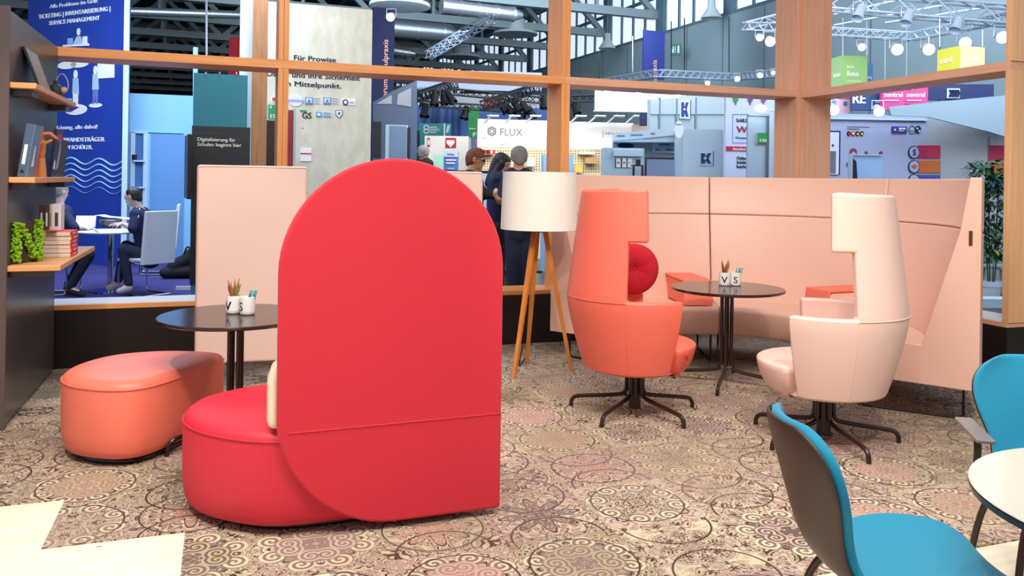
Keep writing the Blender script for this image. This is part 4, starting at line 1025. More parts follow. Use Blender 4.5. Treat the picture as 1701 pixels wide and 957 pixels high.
tag(ab_slab('carpet', [(-6.2, .4), (1.9, .4), (1.9, 8.4), (-6.2, 8.4)], -.03, -.004, mat('purple_carpet', '3b3576', .9, var=.45, bscale=3)), 'purple blue carpet in the booth behind the partition', 'carpet')
tag(MB().tube([P(323, 480, 12), P(325, 79, 12)], .035, 10).build('pole', CYAN), 'thin light blue flag pole beside the teal tower', 'pole')
tag(MB().box(0, 0, 0, .22, .03, .05).build('leaflet_box', WHT, loc=G(292, 482)), 'small white strip lying on the purple carpet', 'strip')

# teal tower with charcoal sign
plT = plane_at(322, 9.7, A1)
s = Sign('display_tower', 'tower with teal upper panel over a charcoal sign reading Digitalisierung', 'display tower', plT, 321, 411, 123, 210, TEALW, .35, z0=0)
s.rect('charcoal_sign', 319, 209, 412, 470, DARKP, .02)
s.rect('thin_heading', 328, 221.5, 375, 223, GREY, .026)
s.text('Digitalisierung für', 328, 234, 6, HWHITE, 63, .02, y=-.026); s.text('Schulen beginnt hier', 328, 242.5, 6, HWHITE, 73, .02, y=-.026)
for px in (341, 364, 392): s.rect('clip', px, 120, px + 2, 123.5, SKYL, .02)
tv = thing('wall_screen', 'black wall mounted screen seen edge on beside the teal tower', 'screen', P(312, 330, 9.4), R(115))
MB().box(-.28, -.025, 0, .28, .025, .72).build('casing', BLK, tv, .008, 2)
# curved white banner, red banner, post
wb = MB(); pts = [(.115 * math.cos(a), .25 * math.sin(a)) for a in [2 * PI * k / 32 for k in range(32)]]
t = wb.prism(pts, 'z', 0, 4.6).build('curved_banner', mat('white_banner_cloth', 'd4e2f2', .5), loc=(P(413, 300, 10.9).x, 10.9, -.03)); tag(t, 'tall white rounded banner column left of the plywood post', 'banner')
Sign('red_banner', 'red banner hanging in the distance left of the white column', 'banner', plane_at(380, 22, 0), 380, 405, 62, 128, REDP, .03)
t = Sign('plywood_post', 'broad knotty plywood post beside the tall plywood wall', 'post', plane_at(422, 10.0, A1), 421, 446, 0, 0, PLYP, .12, z0=-.03, z1=4.0)
# plywood wall with lettering
plW = plane_at(440, 12.0, A1)
s = Sign('plywood_wall', 'tall pale plywood booth wall with navy lettering and certification badges', 'booth wall', plW, 436, 619, 9, 0, PLYW, .08, z0=-.03)
s.text('Für Prowise', 488, 99.5, 8.5, NAVYD, 70, .035)
s.text('Daten und Ihre Sicherheit', 443, 126, 8.5, NAVYD, 155, .035)
s.text('im Mittelpunkt.', 468, 142, 8.5, NAVYD, 99, .035)
s.disc('round_seal', 491, 167, 11.5, mat('pale_seal', 'd8dce2', .5), 10); s.rect('seal_band', 479, 165, 504, 170, mat('lilac_band', '9aa0d4', .5), .016)
s.disc('red_round_badge', 455, 165, 5.5, WHT, 5.5); s.disc('red_badge_mark', 455, 165, 3, REDP, 3.5, d=.018)
for x in (507, 537):
    s.rect('blue_badge', x, 161.5, x + 12.5, 174, mat('badge_blue', '5a84bc', .5)); s.rect('badge_field', x + 1.5, 163, x + 11, 171, SKYL, .016); s.poly('badge_triangle', [(x + 3.5, 169.5), (x + 9, 169.5), (x + 6.2, 164.5)], DSTEEL, .020)
    for k in range(3): s.rect('badge_lines', x + 15, 162.5 + 4 * k, x + 24, 164.5 + 4 * k, mat('pale_lilac', 'b8bcd6', .5))
s.rect('white_badge', 568, 164, 590, 175, WHT); s.disc('blue_ring', 573.5, 170, 5, NAVY, 5, d=.018); s.disc('ring_inner', 573.5, 170, 2.8, WHT, 2.8, d=.024); s.text('TÜV', 580, 172, 3, NAVY, 8, y=-.014)
s.rect('green_label', 498, 182.5, 509, 186, GREEN); s.text('GS', 501.5, 196.5, 10.5, INK, 16, .05)
s.rect('blue_badge', 525, 186, 534, 194.5, mat('sky_badge', '3c90d8', .5)); s.rect('badge_field', 527, 188, 532, 192.5, WHT, .016); s.rect('badge_panel', 536, 186, 550, 195, SKYL)
for k in range(3): s.rect('badge_lines', 537, 187.2 + 2.7 * k, 549, 188.6 + 2.7 * k, DSTEEL, .016)
s.poly('shield_badge', [(557, 183), (569, 183), (569, 191), (563, 197), (557, 191)], DSTEEL); s.poly('shield_field', [(558.4, 184.4), (567.6, 184.4), (567.6, 190.5), (563, 195), (558.4, 190.5)], WHT, .016); s.disc('shield_mark', 563, 188.5, 2.3, DSTEEL, 2.6, d=.020)
s.rect('white_notice', 499, 246, 517, 268, WHT); s.rect('notice_stripe', 499, 254, 517, 256.5, REDP, .016)
g_ = Sign('green_stand_plate', 'green stand number plate on the plywood wall', 'sign', plane_at(445, 11.6, A1), 446, 461, 174, 199, GREEN, .03)
g_.text('6', 448, 180, 5.5, HWHITE, None, .02); g_.text('E5', 449, 196, 6.5, HWHITE, None, .02)
Sign('grey_plate_side', 'narrow grey box edge beside the green stand plate', 'box', plane_at(442, 11.6, A1), 441.5, 446, 174, 200, GREY, .05)
Sign('dark_doorway', 'dark brown narrow panel under the green stand plate', 'panel', plane_at(443, 11.5, A1), 443, 457, 200, 0, mat('dark_panel', '2a1516', .5), .05, z0=-.03)
Sign('display_board', 'narrow dark red panel edge just right of the left partition post', 'panel', plane_at(479, 11.0, A1), 479, 488, 183, 0, mat('dark_red_panel', '8c2430', .5), .05, z0=-.03)
Sign('frame_board', 'narrow grey frame edge beside the dark red panel', 'panel', plane_at(488, 11.0, A1), 488, 492, 181, 0, GREY, .05, z0=-.03)

# navy column banner
plN = plane_at(620, 15, A1)
s = Sign('column_banner', 'tall dark navy banner column with copper vertical lettering', 'banner', plN, 620, 656, 13, 0, NAVYD, .5, z0=-.03)
COP = mat('copper_print', 'd8a088', .5)
x, z = s.l(643, 168); _, z2 = s.l(643, 66)
text(s.e, 'Forum Schulpraxis', x, z, s.l(634, 0)[0] * -1 + s.l(643, 0)[0], COP, z2 - z, 'LEFT', .015, -.004, PI / 2)
# blue grey booth front
plG = plane_at(620, 13.5, A1); BG = mat('blue_grey_booth', '4d5f7c', .55)
s = Sign('blue_grey_booth', 'blue grey booth front with slanted top edge and lit doorway', 'booth wall', plG, 619, 692, 268, 0, BG, .08, z0=-.03)
s.poly('gable', [(619, 168), (655, 148), (660, 135), (692, 135), (692, 268.5), (619, 268.5)], BG, .0, y=-.0) if False else None
s.poly('gable', [(619, 170), (650, 152), (692, 134), (692, 269), (619, 269)], BG, .03)
s.poly('window_glass', [(624, 173), (650, 158), (650, 173)], ALU, .04); s.poly('window_glass', [(660, 157), (682, 146), (682, 178), (658, 174)], ALU, .04)
s.rect('dark_window', 620, 202, 632, 262, DARKP, .04); s.rect('doorway', 640, 207, 676, 290, SKY, .034); s.rect('door_leaf', 647, 209, 673, 290, mat('slate_door', '6c84a4', .5), .045); s.rect('door_side_display', 676, 212, 680, 262, DARKP, .05)

# ================================================================== middle distance : curtains, booth signs
plZ = plane_at(690, 24, R(8))
s = Sign('blue_curtain', 'blue draped curtain wall far behind the FLUX booth', 'curtain', plZ, 680, 935, 178, 0, mat('blue_curtain_cloth', '4f74b4', .8, var=.4, bscale=1.4), .1, z0=0)
for x in (704, 719, 727, 741, 752, 762): s.rect('curtain_post', x, 178, x + 3, 250, mat('deep_blue_post', '2a3f74', .6), .08)
Sign('hanging_banner', 'pale lilac grey banner hanging high with grey capitals', 'banner', plane_at(690, 26, R(6)), 690, 900, 118, 150, mat('lilac_grey_banner', '9aa2c4', .6), .06).text('UNGSS', 694, 149, 5, DSTEEL, 22, .02)
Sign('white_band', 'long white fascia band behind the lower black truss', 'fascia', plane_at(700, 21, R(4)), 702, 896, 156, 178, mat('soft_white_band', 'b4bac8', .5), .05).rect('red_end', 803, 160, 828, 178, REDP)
plU = plane_at(697, 19, R(0))
s = Sign('teal_booth_sign', 'teal booth sign with white ring logo reading UNITED ROBOTICS GROUP', 'sign', plU, 696, 749, 205, 262, TEALP, .1)
for k in range(10):
    a0, a1 = 2 * PI * k / 10, 2 * PI * (k + 1) / 10
s.line('ring_logo', [(708 + 4 * math.cos(2 * PI * k / 12), 212 + 3.6 * math.sin(2 * PI * k / 12)) for k in range(13)], HWHITE, .012)
s.line('ring_logo', [(708 + 4 * math.cos(2 * PI * k / 12), 218 + 3.6 * math.sin(2 * PI * k / 12)) for k in range(13)], HWHITE, .012)
s.text('UNITED', 714, 213, 3, HWHITE, 12, .03); s.text('ROBOTICS', 714, 217, 3, HWHITE, 16, .03); s.text('GROUP', 714, 221, 3, HWHITE, 11, .03)
s.rect('white_divider', 737.5, 205, 738.5, 262, HWHITE); s.poly('white_script', [(740, 221), (743, 209), (748, 207), (745, 220)], SKYL)
Sign('dark_stand', 'black stand edge beside the teal booth sign', 'stand', plane_at(692, 18, 0), 691, 697, 217, 0, BLK, .1, z0=-.03)
s = Sign('green_hall_banner', 'bright green vertical hall banner with a white letter F', 'banner', plane_at(778, 20, 0), 778, 796, 177, 229, GREEN, .04)
s.text('F', 785.5, 227, 7.5, HWHITE, 6, .04); s.rect('small_heading', 779, 213, 790, 214.5, HWHITE)
s = Sign('white_cube_kiosk', 'white box shaped kiosk with red and white diamond emblem', 'kiosk', plane_at(720, 17, 0), 705, 778, 226, 300, HWHITE, 1.0, z0=-.03)
s.rect('emblem', 740, 229, 757.5, 246, REDP); s.poly('emblem_diamond', [(742, 233), (755, 233), (755, 238), (748.5, 245), (742, 238)], HWHITE, .02); s.rect('red_mark', 710, 229, 714, 244, REDP); s.disc('red_mark_centre', 712, 236.5, 1.6, HWHITE, 5, d=.02)
s = Sign('info_stand', 'blue information stand with pale top in front of the white kiosk', 'stand', plane_at(737, 14, 0), 737, 761, 251, 300, mat('info_blue', '4f74bc', .5), .1, z0=-.03)
s.rect('pale_head', 737, 251, 761, 261, SKYL); s.text('NOTFALL', 743, 257.5, 2.6, NAVY, 12, y=-.014)
for k, w_ in enumerate((17, 15)): s.rect('white_lines', 741, 265 + 5 * k, 741 + w_, 267 + 5 * k, HWHITE)
s.text('erste', 744, 281, 3, HWHITE, 10)
Sign('pale_green_locker', 'pale green glass cabinet beside the blue information stand', 'cabinet', plane_at(722, 14.5, 0), 720, 736, 257, 300, mat('pale_green_glass', 'a8d8c0', .3), .2, z0=-.03)
s = Sign('dark_shelf_display', 'dark blue shelf under the green banner with small packages', 'shelf', plane_at(779, 18, 0), 779, 796, 229, 300, mat('slate_shelf', '5a6a94', .5), .3, z0=-.03)
s.rect('red_package', 790, 232, 794, 240, MAG); s.rect('black_package', 784, 247, 793, 254, INK)

# FLUX booth
plF = plane_at(794, 16, R(11))
s = Sign('flux_booth_wall', 'bright white booth fascia with a hexagon logo and thin FLUX letters', 'booth wall', plF, 793.5, 1052, 201, 247, HWHITE, .1)
s.text('FLUX', 831, 225, 12.5, mat('grey_letter', '77777e', .5), 37, -.004)
hx = lambda r_, o=0: [(817 + r_ * .95 * math.cos(PI / 6 + PI / 3 * k + o), 218 + r_ * math.sin(PI / 6 + PI / 3 * k + o)) for k in range(7)]
s.line('hexagon_logo', hx(7.5), mat('dark_grey_logo', '55555c', .5), .011); s.line('hexagon_logo', hx(4.2, .5), mat('dark_grey_logo', '55555c', .5), .009)
s.line('printed_swirl', [(829, 240), (836, 240), (843, 236)], GREY, .008); s.line('printed_swirl', [(800, 228), (808, 231)], GREY, .008)
s.text('MY•APP', 1006, 224, 5, mat('beige_letter', '9a8878', .5), 32, -.01); s.rect('divider', 1001, 217, 1002, 229, GREY)
s = Sign('pegboard', 'pale wooden pegboard wall under the FLUX fascia', 'pegboard', plF, 793.5, 1052, 247.6, 300, PEG, .1, z0=-.03)
mb = MB()
for i in range(60):
    for j in range(9):
        x, z = s.l(797 + i * 4.3, 251 + j * 4.3); mb.prism([(x + .016 * math.cos(2 * PI * q / 6), z + .016 * math.sin(2 * PI * q / 6)) for q in range(6)], 'y', -.004, 0)
ho = mb.build('peg_holes', mat('peg_hole', '8a7850', .8), s.e); ho['kind'] = 'stuff'
ITM = [mat('tan_box', 'c89a6a', .6), WHT, REDP, mat('yellow_box', 'e0c060', .6)]
for i, (x0, x1, y0, y1, mm, lab) in enumerate([(801, 822, 249, 256, 2, 'red and brown packages on the pegboard shelf behind the glasses wearer'), (876, 888, 262, 276, 1, 'white model on the pegboard shelf left of the middle post'), (963, 988, 252, 256, 1, 'long white box on the upper pegboard shelf'), (973, 993, 262, 271, 0, 'tan box on the pegboard right of the middle post'), (955, 968, 273, 286, 3, 'yellow tan box low on the pegboard'), (982, 990, 263, 270, 1, 'small white toy beside the tan box')]):
    sh = Sign('pegboard_item', lab, 'package', plane_at(x0, plF.o.y + plF.hit(x0, 260)[0] * plF.d.y - .17, R(11)), x0, x1, y0, y1, ITM[mm], .15)
    sh.rect('shelf_lip', x0 - 2, y1, x1 + 2, y1 + 1.3, ITM[0])
    if mm == 2:
        sh.rect('dark_package', 809, 249.5, 812, 255.5, INK); sh.rect('white_package', 815, 250, 818, 255.5, WHT)
for i, px in enumerate([812, 847, 881, 955, 986, 1017, 1048]):
    ba = plF.o + plF.d * plF.hit(px, 205)[0]; zt_ = plF.hit(px, 203)[1]
    t = thing('booth_arm_light', 'white arm light on the FLUX booth edge, ' + ['leftmost', 'second from left', 'third from left', 'right of the middle post', 'fifth from left', 'sixth from left', 'rightmost'][i], 'arm light', (ba.x, ba.y, zt_), 0, 'white arm lights on the booth edge')
    MB().tube([(-.1, .0, -.02), (.02, -.1, .09), (.05, -.3, .11)], .018, 8).build('arm', WHT, t)
    MB().box(-.02, -.42, .08, .20, -.28, .11).build('head', WHT, t, .01, 2)
Sign('beige_fascia_end', 'beige end piece at the right end of the FLUX booth fascia', 'fascia', plane_at(1052, 16.5, R(11)), 1052, 1085, 207, 222, mat('beige_fascia', 'd2c4b8', .5), .1)
# blue screens
for i, (x0, x1, lab) in enumerate([(900, 932, 'tall pale blue screen panel left of the middle post'), (940, 953, 'tall pale blue screen panel right of the middle post')]):
    Sign('exhibit_board', lab, 'panel', plane_at(x0, 14 - i * .3, R(5)), x0, x1, 257, 300, mat('sky_panel', '8ab8e6', .4), .06, z0=-.03).rect('frame', x0, 257, x0 + 1.5, 292, CYAND)

# ================================================================== far signs over the hall
s = Sign('hanging_navy_banner', 'navy banner hanging in front of the hall windows with vertical lettering', 'banner', plane_at(1069, 27, A1), 1068.5, 1104, 51, 132, NAVY, .05)
x, z = s.l(1090, 162); _, z2 = s.l(1090, 100)
s.p['label'] = 'navy banner cloth'
o_ = text(s.e, 'Schulpraxis', x, s.l(1090, 152)[1], s.l(1093, 0)[0] - s.l(1085, 0)[0], COP, s.l(0 + 1090, 100)[1] - s.l(1090, 152)[1], 'LEFT', .015, -.004, PI / 2)
s = Sign('exit_sign', 'green emergency exit sign with running figure on the hall wall', 'exit sign', plane_at(1115, 29, -R(20)), 1115, 1131, 73, 92, mat('dark_green_sign', '1c5a4c', .5), .06)
s.rect('white_door', 1125.5, 76, 1128.5, 88, SKYL); s.rect('arrow', 1121.5, 77, 1122.5, 87, SKYL); s.poly('running_figure', [(1117, 88), (1116, 83), (1118, 80), (1117, 77), (1119, 77), (1120, 82), (1119, 84), (1120, 88)], SKYL)
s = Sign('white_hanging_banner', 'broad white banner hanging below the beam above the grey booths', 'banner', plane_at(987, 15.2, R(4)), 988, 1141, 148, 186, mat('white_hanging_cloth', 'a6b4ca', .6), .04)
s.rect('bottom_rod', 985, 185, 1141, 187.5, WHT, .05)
Sign('navy_box', 'small navy box behind the left edge of the grey K booth', 'box', plane_at(1065, 14.5, 0), 1065, 1082, 187, 208, NAVYD, .2)
# grey K booth
plK = plane_at(1080, 13.4, R(17)); KW = mat('grey_blue_wall', '93a7b4', .5)
s = Sign('grey_booth_wall', 'tall grey blue booth wall with a navy K emblem', 'booth wall', plK, 1080, 1207, 168, 0, KW, .1, z0=-.03)
s.poly('sloped_top', [(1080, 168.5), (1150, 158), (1207, 162), (1207, 190), (1080, 190)], KW, .02)
for x in (1094, 1122, 1154): s.rect('panel_joint', x, 162, x + .8, 290, DSTEEL, .024)
def klogo(s, x0, y0, x1, y1, d):
    w, h = x1 - x0, y1 - y0
    s.poly('pale_plate', [(x0 - 2, y0 - 2), (x1 + 3, y0 - 3), (x1 + 3, y1 + 4), (x0 - 2, y1 + 3)], SKYL, d)  # pale blue plate behind the letter
    s.poly('letter_k', [(x0, y0), (x0 + .4 * w, y0), (x0 + .4 * w, y0 + .38 * h), (x0 + .68 * w, y0), (x1, y0), (x0 + .72 * w, y0 + .5 * h), (x1, y1), (x0 + .66 * w, y1), (x0 + .4 * w, y0 + .62 * h), (x0 + .4 * w, y1), (x0, y1)], NAVY, d + .012)
    s.disc('letter_dot', x0 + .38 * w, y0 + .5 * h, w * .13, SKYL, w * .13, d=d + .02)
    s.rect('side_shade', x1 + 3, y0 - 3, x1 + 4, y1 + 4, NAVYD, d)
klogo(s, 1130, 170, 1142, 194, .03)
s = Sign('booth_fascia', 'pale blue slanting booth fascia with small grey names', 'fascia', plane_at(1018, 12.6, R(-10)), 1018, 1136, 222, 236, SKYL, .5)
s.poly('slanted_top', [(1018, 222), (1122, 212), (1136, 213), (1136, 224), (1018, 234)], SKYL, .03)
for x0, x1 in ((1025, 1038), (1048, 1068), (1081, 1088)): s.rect('small_name', x0, 225.5 - (x0 - 1018) * .07, x1, 227.5 - (x0 - 1018) * .07, DSTEEL, .04)
s = Sign('booth_back_wall', 'blue grey booth back wall with framed notices and screens', 'booth wall', plane_at(1018, 13.0, R(-4)), 1018, 1140, 230, 0, KW, .1, z0=-.03)
s.rect('notice_board', 1083, 233, 1136, 255, SKY, .03); s.text('GUTE IDEEN', 1094, 242, 3.4, DSTEEL, 18, y=-.035); s.text('SoftC', 1088, 250.5, 3.2, INK, 8, .03, y=-.035); s.text('Premium', 1106, 250, 3, INK, 13, .03, y=-.035)
s.rect('dark_header', 1089, 230.5, 1136, 232, NAVYD, .035)
s.rect('green_card', 1124, 236, 1136, 251, mat('mint_print', '2fa27c', .5), .04); s.poly('navy_letter', [(1123, 233), (1132, 233), (1130, 237), (1125, 237)], NAVY, .05)
s.rect('screen_frame', 1072, 262, 1126, 300, BLK, .04); s.rect('screen', 1074, 264.5, 1122, 300, mat('dim_screen', '8ea0c8', .3, emit=.2), .05)
s.disc('navy_cushion', 1039, 242, 13.5, NAVYD, 4, d=.04)
s = Sign('grey_counter_unit', 'pale blue counter unit with three small notices and a black coffee machine', 'counter', plane_at(1003, 12.3, R(2)), 1003, 1070, 246, 300, SKY, .3, z0=-.03)
s.rect('upper_box', 1019, 249, 1066, 260, SKYL, .06)
for k, x in enumerate((1023, 1033, 1042)):
    s.rect('notice', x, 263, x + 7, 278, WHT, .02); s.rect('notice_edge', x - 1, 263, x, 278, INK, .022); s.rect('notice_print', x + 1.5, 268.5, x + 5.5, 272, (CYAND, CYAND, LIME)[k], .026)
cm = Sign('coffee_machine', 'small black machine standing on a black table at the grey booth', 'machine', plane_at(1056, 11.9, 0), 1057, 1064, 265, 274, BLK, .1)
cm2 = Sign('small_black_table', 'small black legged side table in front of the grey counter', 'table', plane_at(1050, 11.9, 0), 1051, 1069, 274, 276, BLK, .25, panel='tabletop')
for xx in (-cm2.w / 2, cm2.w / 2 - .03): MB().box(xx, .0, -cm2.z0 - .03, xx + .03, .03, -.001).build('leg', BLK, cm2.e)
cm2.e.location.z = cm2.z0
s = Sign('white_cabinet', 'tall pale blue cabinet box with a navy K emblem', 'cabinet', plane_at(1135, 11.9, R(3)), 1134.5, 1201, 215, 300, mat('powder_blue_box', 'b2cadf', .5), .5, z0=-.03)
klogo(s, 1164, 254.5, 1181, 271.5, .012); s.rect('dark_edge', 1201, 216, 1205, 300, mat('deep_shadow_gap', '6a8298', .5), -.1) if False else None
s = Sign('oval_lamp', 'bright white oval sign disc hanging beside the K cabinet', 'sign', plane_at(1127, 11.8, 0), 1119.5, 1134, 201, 230, mat('soft_white', 'dfe8f4', .4, emit=.1), .02)
bpy.data.objects.remove(s.p)
s.disc('disc', 1127, 215.5, 7.5, mat('soft_white', 'dfe8f4', .4, emit=.1), 14.5, d=.04, n=32); s.rect('blue_line', 1121, 206, 1132, 207, CYAND, .05); s.line('blue_swirl', [(1123, 222), (1128, 222), (1133, 218)], CYAND, .02)
# SchILD board
plS = plane_at(1206, 11.6, R(9))
s = Sign('printed_board', 'white booth board printed SchILD WE with a red band', 'board', plS, 1206, 1288, 161, 0, mat('pale_lilac_board', 'c6d2ee', .5), .06, z0=-.03)
for x, c1_ in ((1222, GREEN), (1246, mat('violet_print', '7a3f94', .5)), (1268, mat('plum_print', '9a3f7c', .5))):
    s.disc('round_fruit_print', x, 166, 4, c1_, 4); s.line('print_stalk', [(x - 5, 162), (x, 164), (x + 6, 161)], c1_, .01); s.line('print_leg', [(x, 170), (x, 174)], c1_, .01)
s.line('frame_line', [(1217, 190), (1217, 237), (1280, 238), (1280, 190), (1217, 190)], CYAND, .004)
s.text('SchILD', 1223, 202.5, 6, INK, 20, .03); s.text('WEB', 1223, 220, 11, mat('dark_red_print', '9c1f3c', .5), 36, .05); s.text('Notenmodul', 1222, 230.5, 4.4, DSTEEL, 33)
s.rect('red_band', 1206, 243, 1288, 252, mat('crimson_band', 'c02040', .5)); s.text('Besuchen Sie', 1217, 249.5, 4.4, HWHITE, 28, .03, y=-.014)
for k, w_ in enumerate(('Online', 'Schüler', 'bearbeiten')): s.text(w_, 1223.5, 265 + 7 * k, 5.4, INK, (17, 19, 26)[k], .02)
s = Sign('grey_door_panel', 'light grey open door panel with a green stand number plate', 'door panel', plane_at(1244, 11.0, R(4)), 1243, 1287, 191, 0, SKY, .06, z0=-.03)
s.rect('top_frame', 1243, 190, 1287, 193, GREY, .02); s.rect('side_frame', 1273, 193, 1275, 300, DSTEEL, .02); s.rect('side_strip', 1277, 186, 1283, 300, SKYL, .03); s.rect('green_plate', 1257, 220.5, 1273, 239, GREEN, .02); s.text('E50', 1261, 236, 5.2, HWHITE, 11, .02, y=-.024); s.rect('plate_side', 1255.5, 221, 1257, 239, GREY, .02)
t = thing('oval_spot_lamp', 'bright oval lamp on a white arm in front of the white printed board', 'lamp', P(1264, 180, 10.8), 0)
MB().ball((0, 0, 0), (.075, .06, .048), 20, 12).build('head', GLOW, t); MB().tube([(.07, 0, .0), (.14, .0, -.03), (.2, .05, -.04)], .008, 6).build('arm', WHT, t)

# ================================================================== right hand booths
def cube(label, px, pl_, pr, pyt, pyb, Y, m, m2):
    c = P(px, pyb, Y); top = P(px, pyt, Y).z; hgt = top - c.z
    best = None
    for i in range(5, 85):
        for k in range(25, 80):
            al = R(i); sz = k / 100; ri = (c.x + sz * math.cos(al)) / (c.y + sz * math.sin(al)); le = (c.x - sz * math.sin(al)) / (c.y + sz * math.cos(al))
            e = abs(ri - uv(pr, 110)[0]) + abs(le - uv(pl_, 110)[0])
            if best is None or e < best[0]: best = (e, al, sz)
    al, size = best[1], best[2]
    t = thing('hanging_cube', label, 'cube sign', c, al)
    MB().box(0, 0, 0, size, size, hgt).build('body', m, t)
    MB().box(-.002, .002, .002, -.0005, size - .002, hgt - .002).build('left_face', m2, t)
    return t, hgt, size
t, h_, sz = cube('light green hanging cube reading foto', 1398, 1376, 1441, 92, 145, 15, LIME, mat('pale_green_print', 'a8d49a', .5))
text(t, 'foto', sz * .2, h_ * .36, .095, HWHITE, sz * .46, 'LEFT', .03); text(t, 'baeuk', sz * .2, h_ * .62, .04, HWHITE, sz * .28, 'LEFT', .02); MB().box(sz * .2, -.005, .11, sz * .8, -.001, .12).build('small_line', HWHITE, t)
text(t, 'foto', 0, h_ * .36, .085, HWHITE, .23, 'RIGHT', .03, M=Matrix.Rotation(-PI / 2, 4, 'Z') @ Matrix.Translation((-.06, -.002, 0)))
t, h_, sz = cube('yellow hanging cube reading card', 1595, 1557, 1635, 76, 125, 12.4, mat('overlit_yellow_print', 'f6f4a8', .5), YEL)  # right face overexposed: the glare is put into its pale yellow
text(t, 'card', 0, h_ * .50, .085, HWHITE, sz * .5, 'LEFT', .03, M=Matrix.Rotation(-PI / 2, 4, 'Z') @ Matrix.Translation((-sz * .85, -.003, 0)))
text(t, 'card', sz * .2, h_ * .50, .085, HWHITE, sz * .5, 'LEFT', .03)
s = Sign('blue_hanging_sign', 'small blue hanging sign with white letter beside the green cube', 'sign', plane_at(1441, 15.6, 0), 1436, 1450, 105, 140, CYAND, .2)
s.text('n', 1441.5, 131, 6, HWHITE, 6, .03)
plR = plane_at(1381, 12.4, R(-3))
s = Sign('pink_white_sign', 'sign fading from pink to white at the left of the RE sign', 'sign', plR, 1379, 1416, 150, 190, mat('pale_pink_print', 'e2b8cc', .5), .1)
s.rect('pink_top', 1379, 150, 1416, 164, mat('rose_print', 'd06a90', .5)); s.disc('small_print', 1404, 172, 3.5, DSTEEL, 4); s.disc('small_print', 1385, 170, 3, CYAND, 3.5)
s = Sign('re_sign', 'navy blue sign with bold white letters RE', 'sign', plane_at(1416, 12.2, R(-6)), 1415.5, 1467, 148, 183, mat('mid_navy_print', '24467c', .5), .1)
s.text('RE', 1416, 171.5, 17, HWHITE, 22, .06); s.text('herm', 1454, 171, 4, HWHITE, 12); s.rect('white_stroke', 1462, 150, 1465, 163, HWHITE)
for i, (x0, x1, yb, lab) in enumerate([(1465, 1502, 183, 'left pink sign face reading zentral'), (1502, 1541.5, 173, 'right pink sign face reading zentral')]):
    s = Sign('zentral_sign', lab, 'sign', plane_at(x0, 12.0 - i * .0, R(-6)), x0, x1, 138, yb, MAG, .1, 'pink zentral signs')
    s.text('zentral', x0 + 3, 161, 8, HWHITE, 31, .04); s.rect('small_line', x0 + 4, 166, x0 + 28, 168, mat('pale_pink_line', 'efc0d8', .5)); s.rect('white_mark', x0 + 4, 146, x0 + 15, 149, HWHITE)
s = Sign('navy_bars_sign', 'dark navy tapering sign with four curved bars in a pale square', 'sign', plane_at(1541, 12.0, R(-8)), 1541, 1651, 140, 166, mat('deep_navy_print', '1b2a60', .5), .1)
s.rect('pale_square', 1572.5, 147, 1593.5, 163.5, SKYL, .02)
for k in range(4): s.line('curved_bar', [(1576.5 + 4.4 * k, 149.5), (1579 + 4.4 * k, 155), (1576.5 + 4.4 * k, 161)], NAVYD, .016); 
for ch in s.e.children:
    if ch.name.startswith('curved_bar'): ch.location.y = -.022
plX = plane_at(1475, 11.6, R(0))
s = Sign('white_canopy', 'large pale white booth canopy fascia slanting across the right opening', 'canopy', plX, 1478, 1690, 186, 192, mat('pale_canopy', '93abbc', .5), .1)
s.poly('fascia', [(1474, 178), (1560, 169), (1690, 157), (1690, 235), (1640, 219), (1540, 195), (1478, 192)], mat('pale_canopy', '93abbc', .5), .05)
s.line('canopy_hook', [(1533, 180), (1545, 184), (1559, 190)], DSTEEL, .008)
plV = plane_at(1381, 12.0, R(2)); LIL = mat('lilac_booth_wall', '9fa9cc', .5)
s = Sign('phone_booth_wall', 'pale lilac booth wall printed with a phone, flags and emblems', 'booth wall', plV, 1375, 1538.5, 190, 0, LIL, .1, z0=-.03)
for x0, x1 in ((1378, 1417), (1424, 1500), (1505, 1536)): s.poly('light_streak', [(x0, 197 + (x0 - 1378) * .035), (x1, 198 + (x1 - 1378) * .035), (x1 - 2, 203 + (x1 - 1378) * .03), (x0, 200 + (x0 - 1378) * .035)], HWHITE, .01) if False else None
s.rect('white_rail', 1375, 196, 1538, 201, SKYL, .04)
s.rect('phone_body', 1366, 217, 1394.5, 290, NAVYD, .015); s.rect('phone_face', 1364, 219.5, 1392, 290, mat('phone_white', 'd4daf0', .4), .02); s.rect('phone_picture', 1366, 251, 1387, 288, mat('phone_picture', '6a6a74', .4, var=.4, bscale=12), .026); s.disc('phone_button', 1382.5, 241.5, 1.6, INK, 1.6, d=.03); s.line('speaker_slot', [(1381, 224), (1386, 224)], INK, .012)
for k, w_ in enumerate((38, 20)): s.rect('faint_heading', 1407, 209.5 + 3.4 * k, 1407 + w_, 211 + 3.4 * k, mat('faint_grey', '8d94b4', .5))
for k, cs in enumerate(((INK, REDP), (REDP, WHT), (INK, YEL), (INK, YEL))):
    x = 1409.5 + 7.2 * k; s.disc('flag_disc', x, 222, 3.2, cs[0], 3.9); s.disc('flag_centre', x, 222.6 if k != 1 else 222, 1.7, cs[1], 1.7, d=.02)
s.rect('indigo_label', 1480.5, 210, 1505.5, 221.5, mat('indigo_label', '3a3088', .5), .02); s.text('INHOUSE', 1492, 215.3, 3, HWHITE, 11, .03, y=-.024); s.rect('label_line', 1492, 217, 1500, 218, HWHITE, .026); s.disc('label_star', 1485.5, 215.5, 1.4, HWHITE, 1.4, d=.026)
s.line('round_emblem', [(1514.5 + 5.2 * math.cos(2 * PI * k / 20), 215.5 + 6.4 * math.sin(2 * PI * k / 20)) for k in range(21)], DSTEEL, .010); s.rect('emblem_print', 1511.5, 213, 1517.5, 217, GREY)
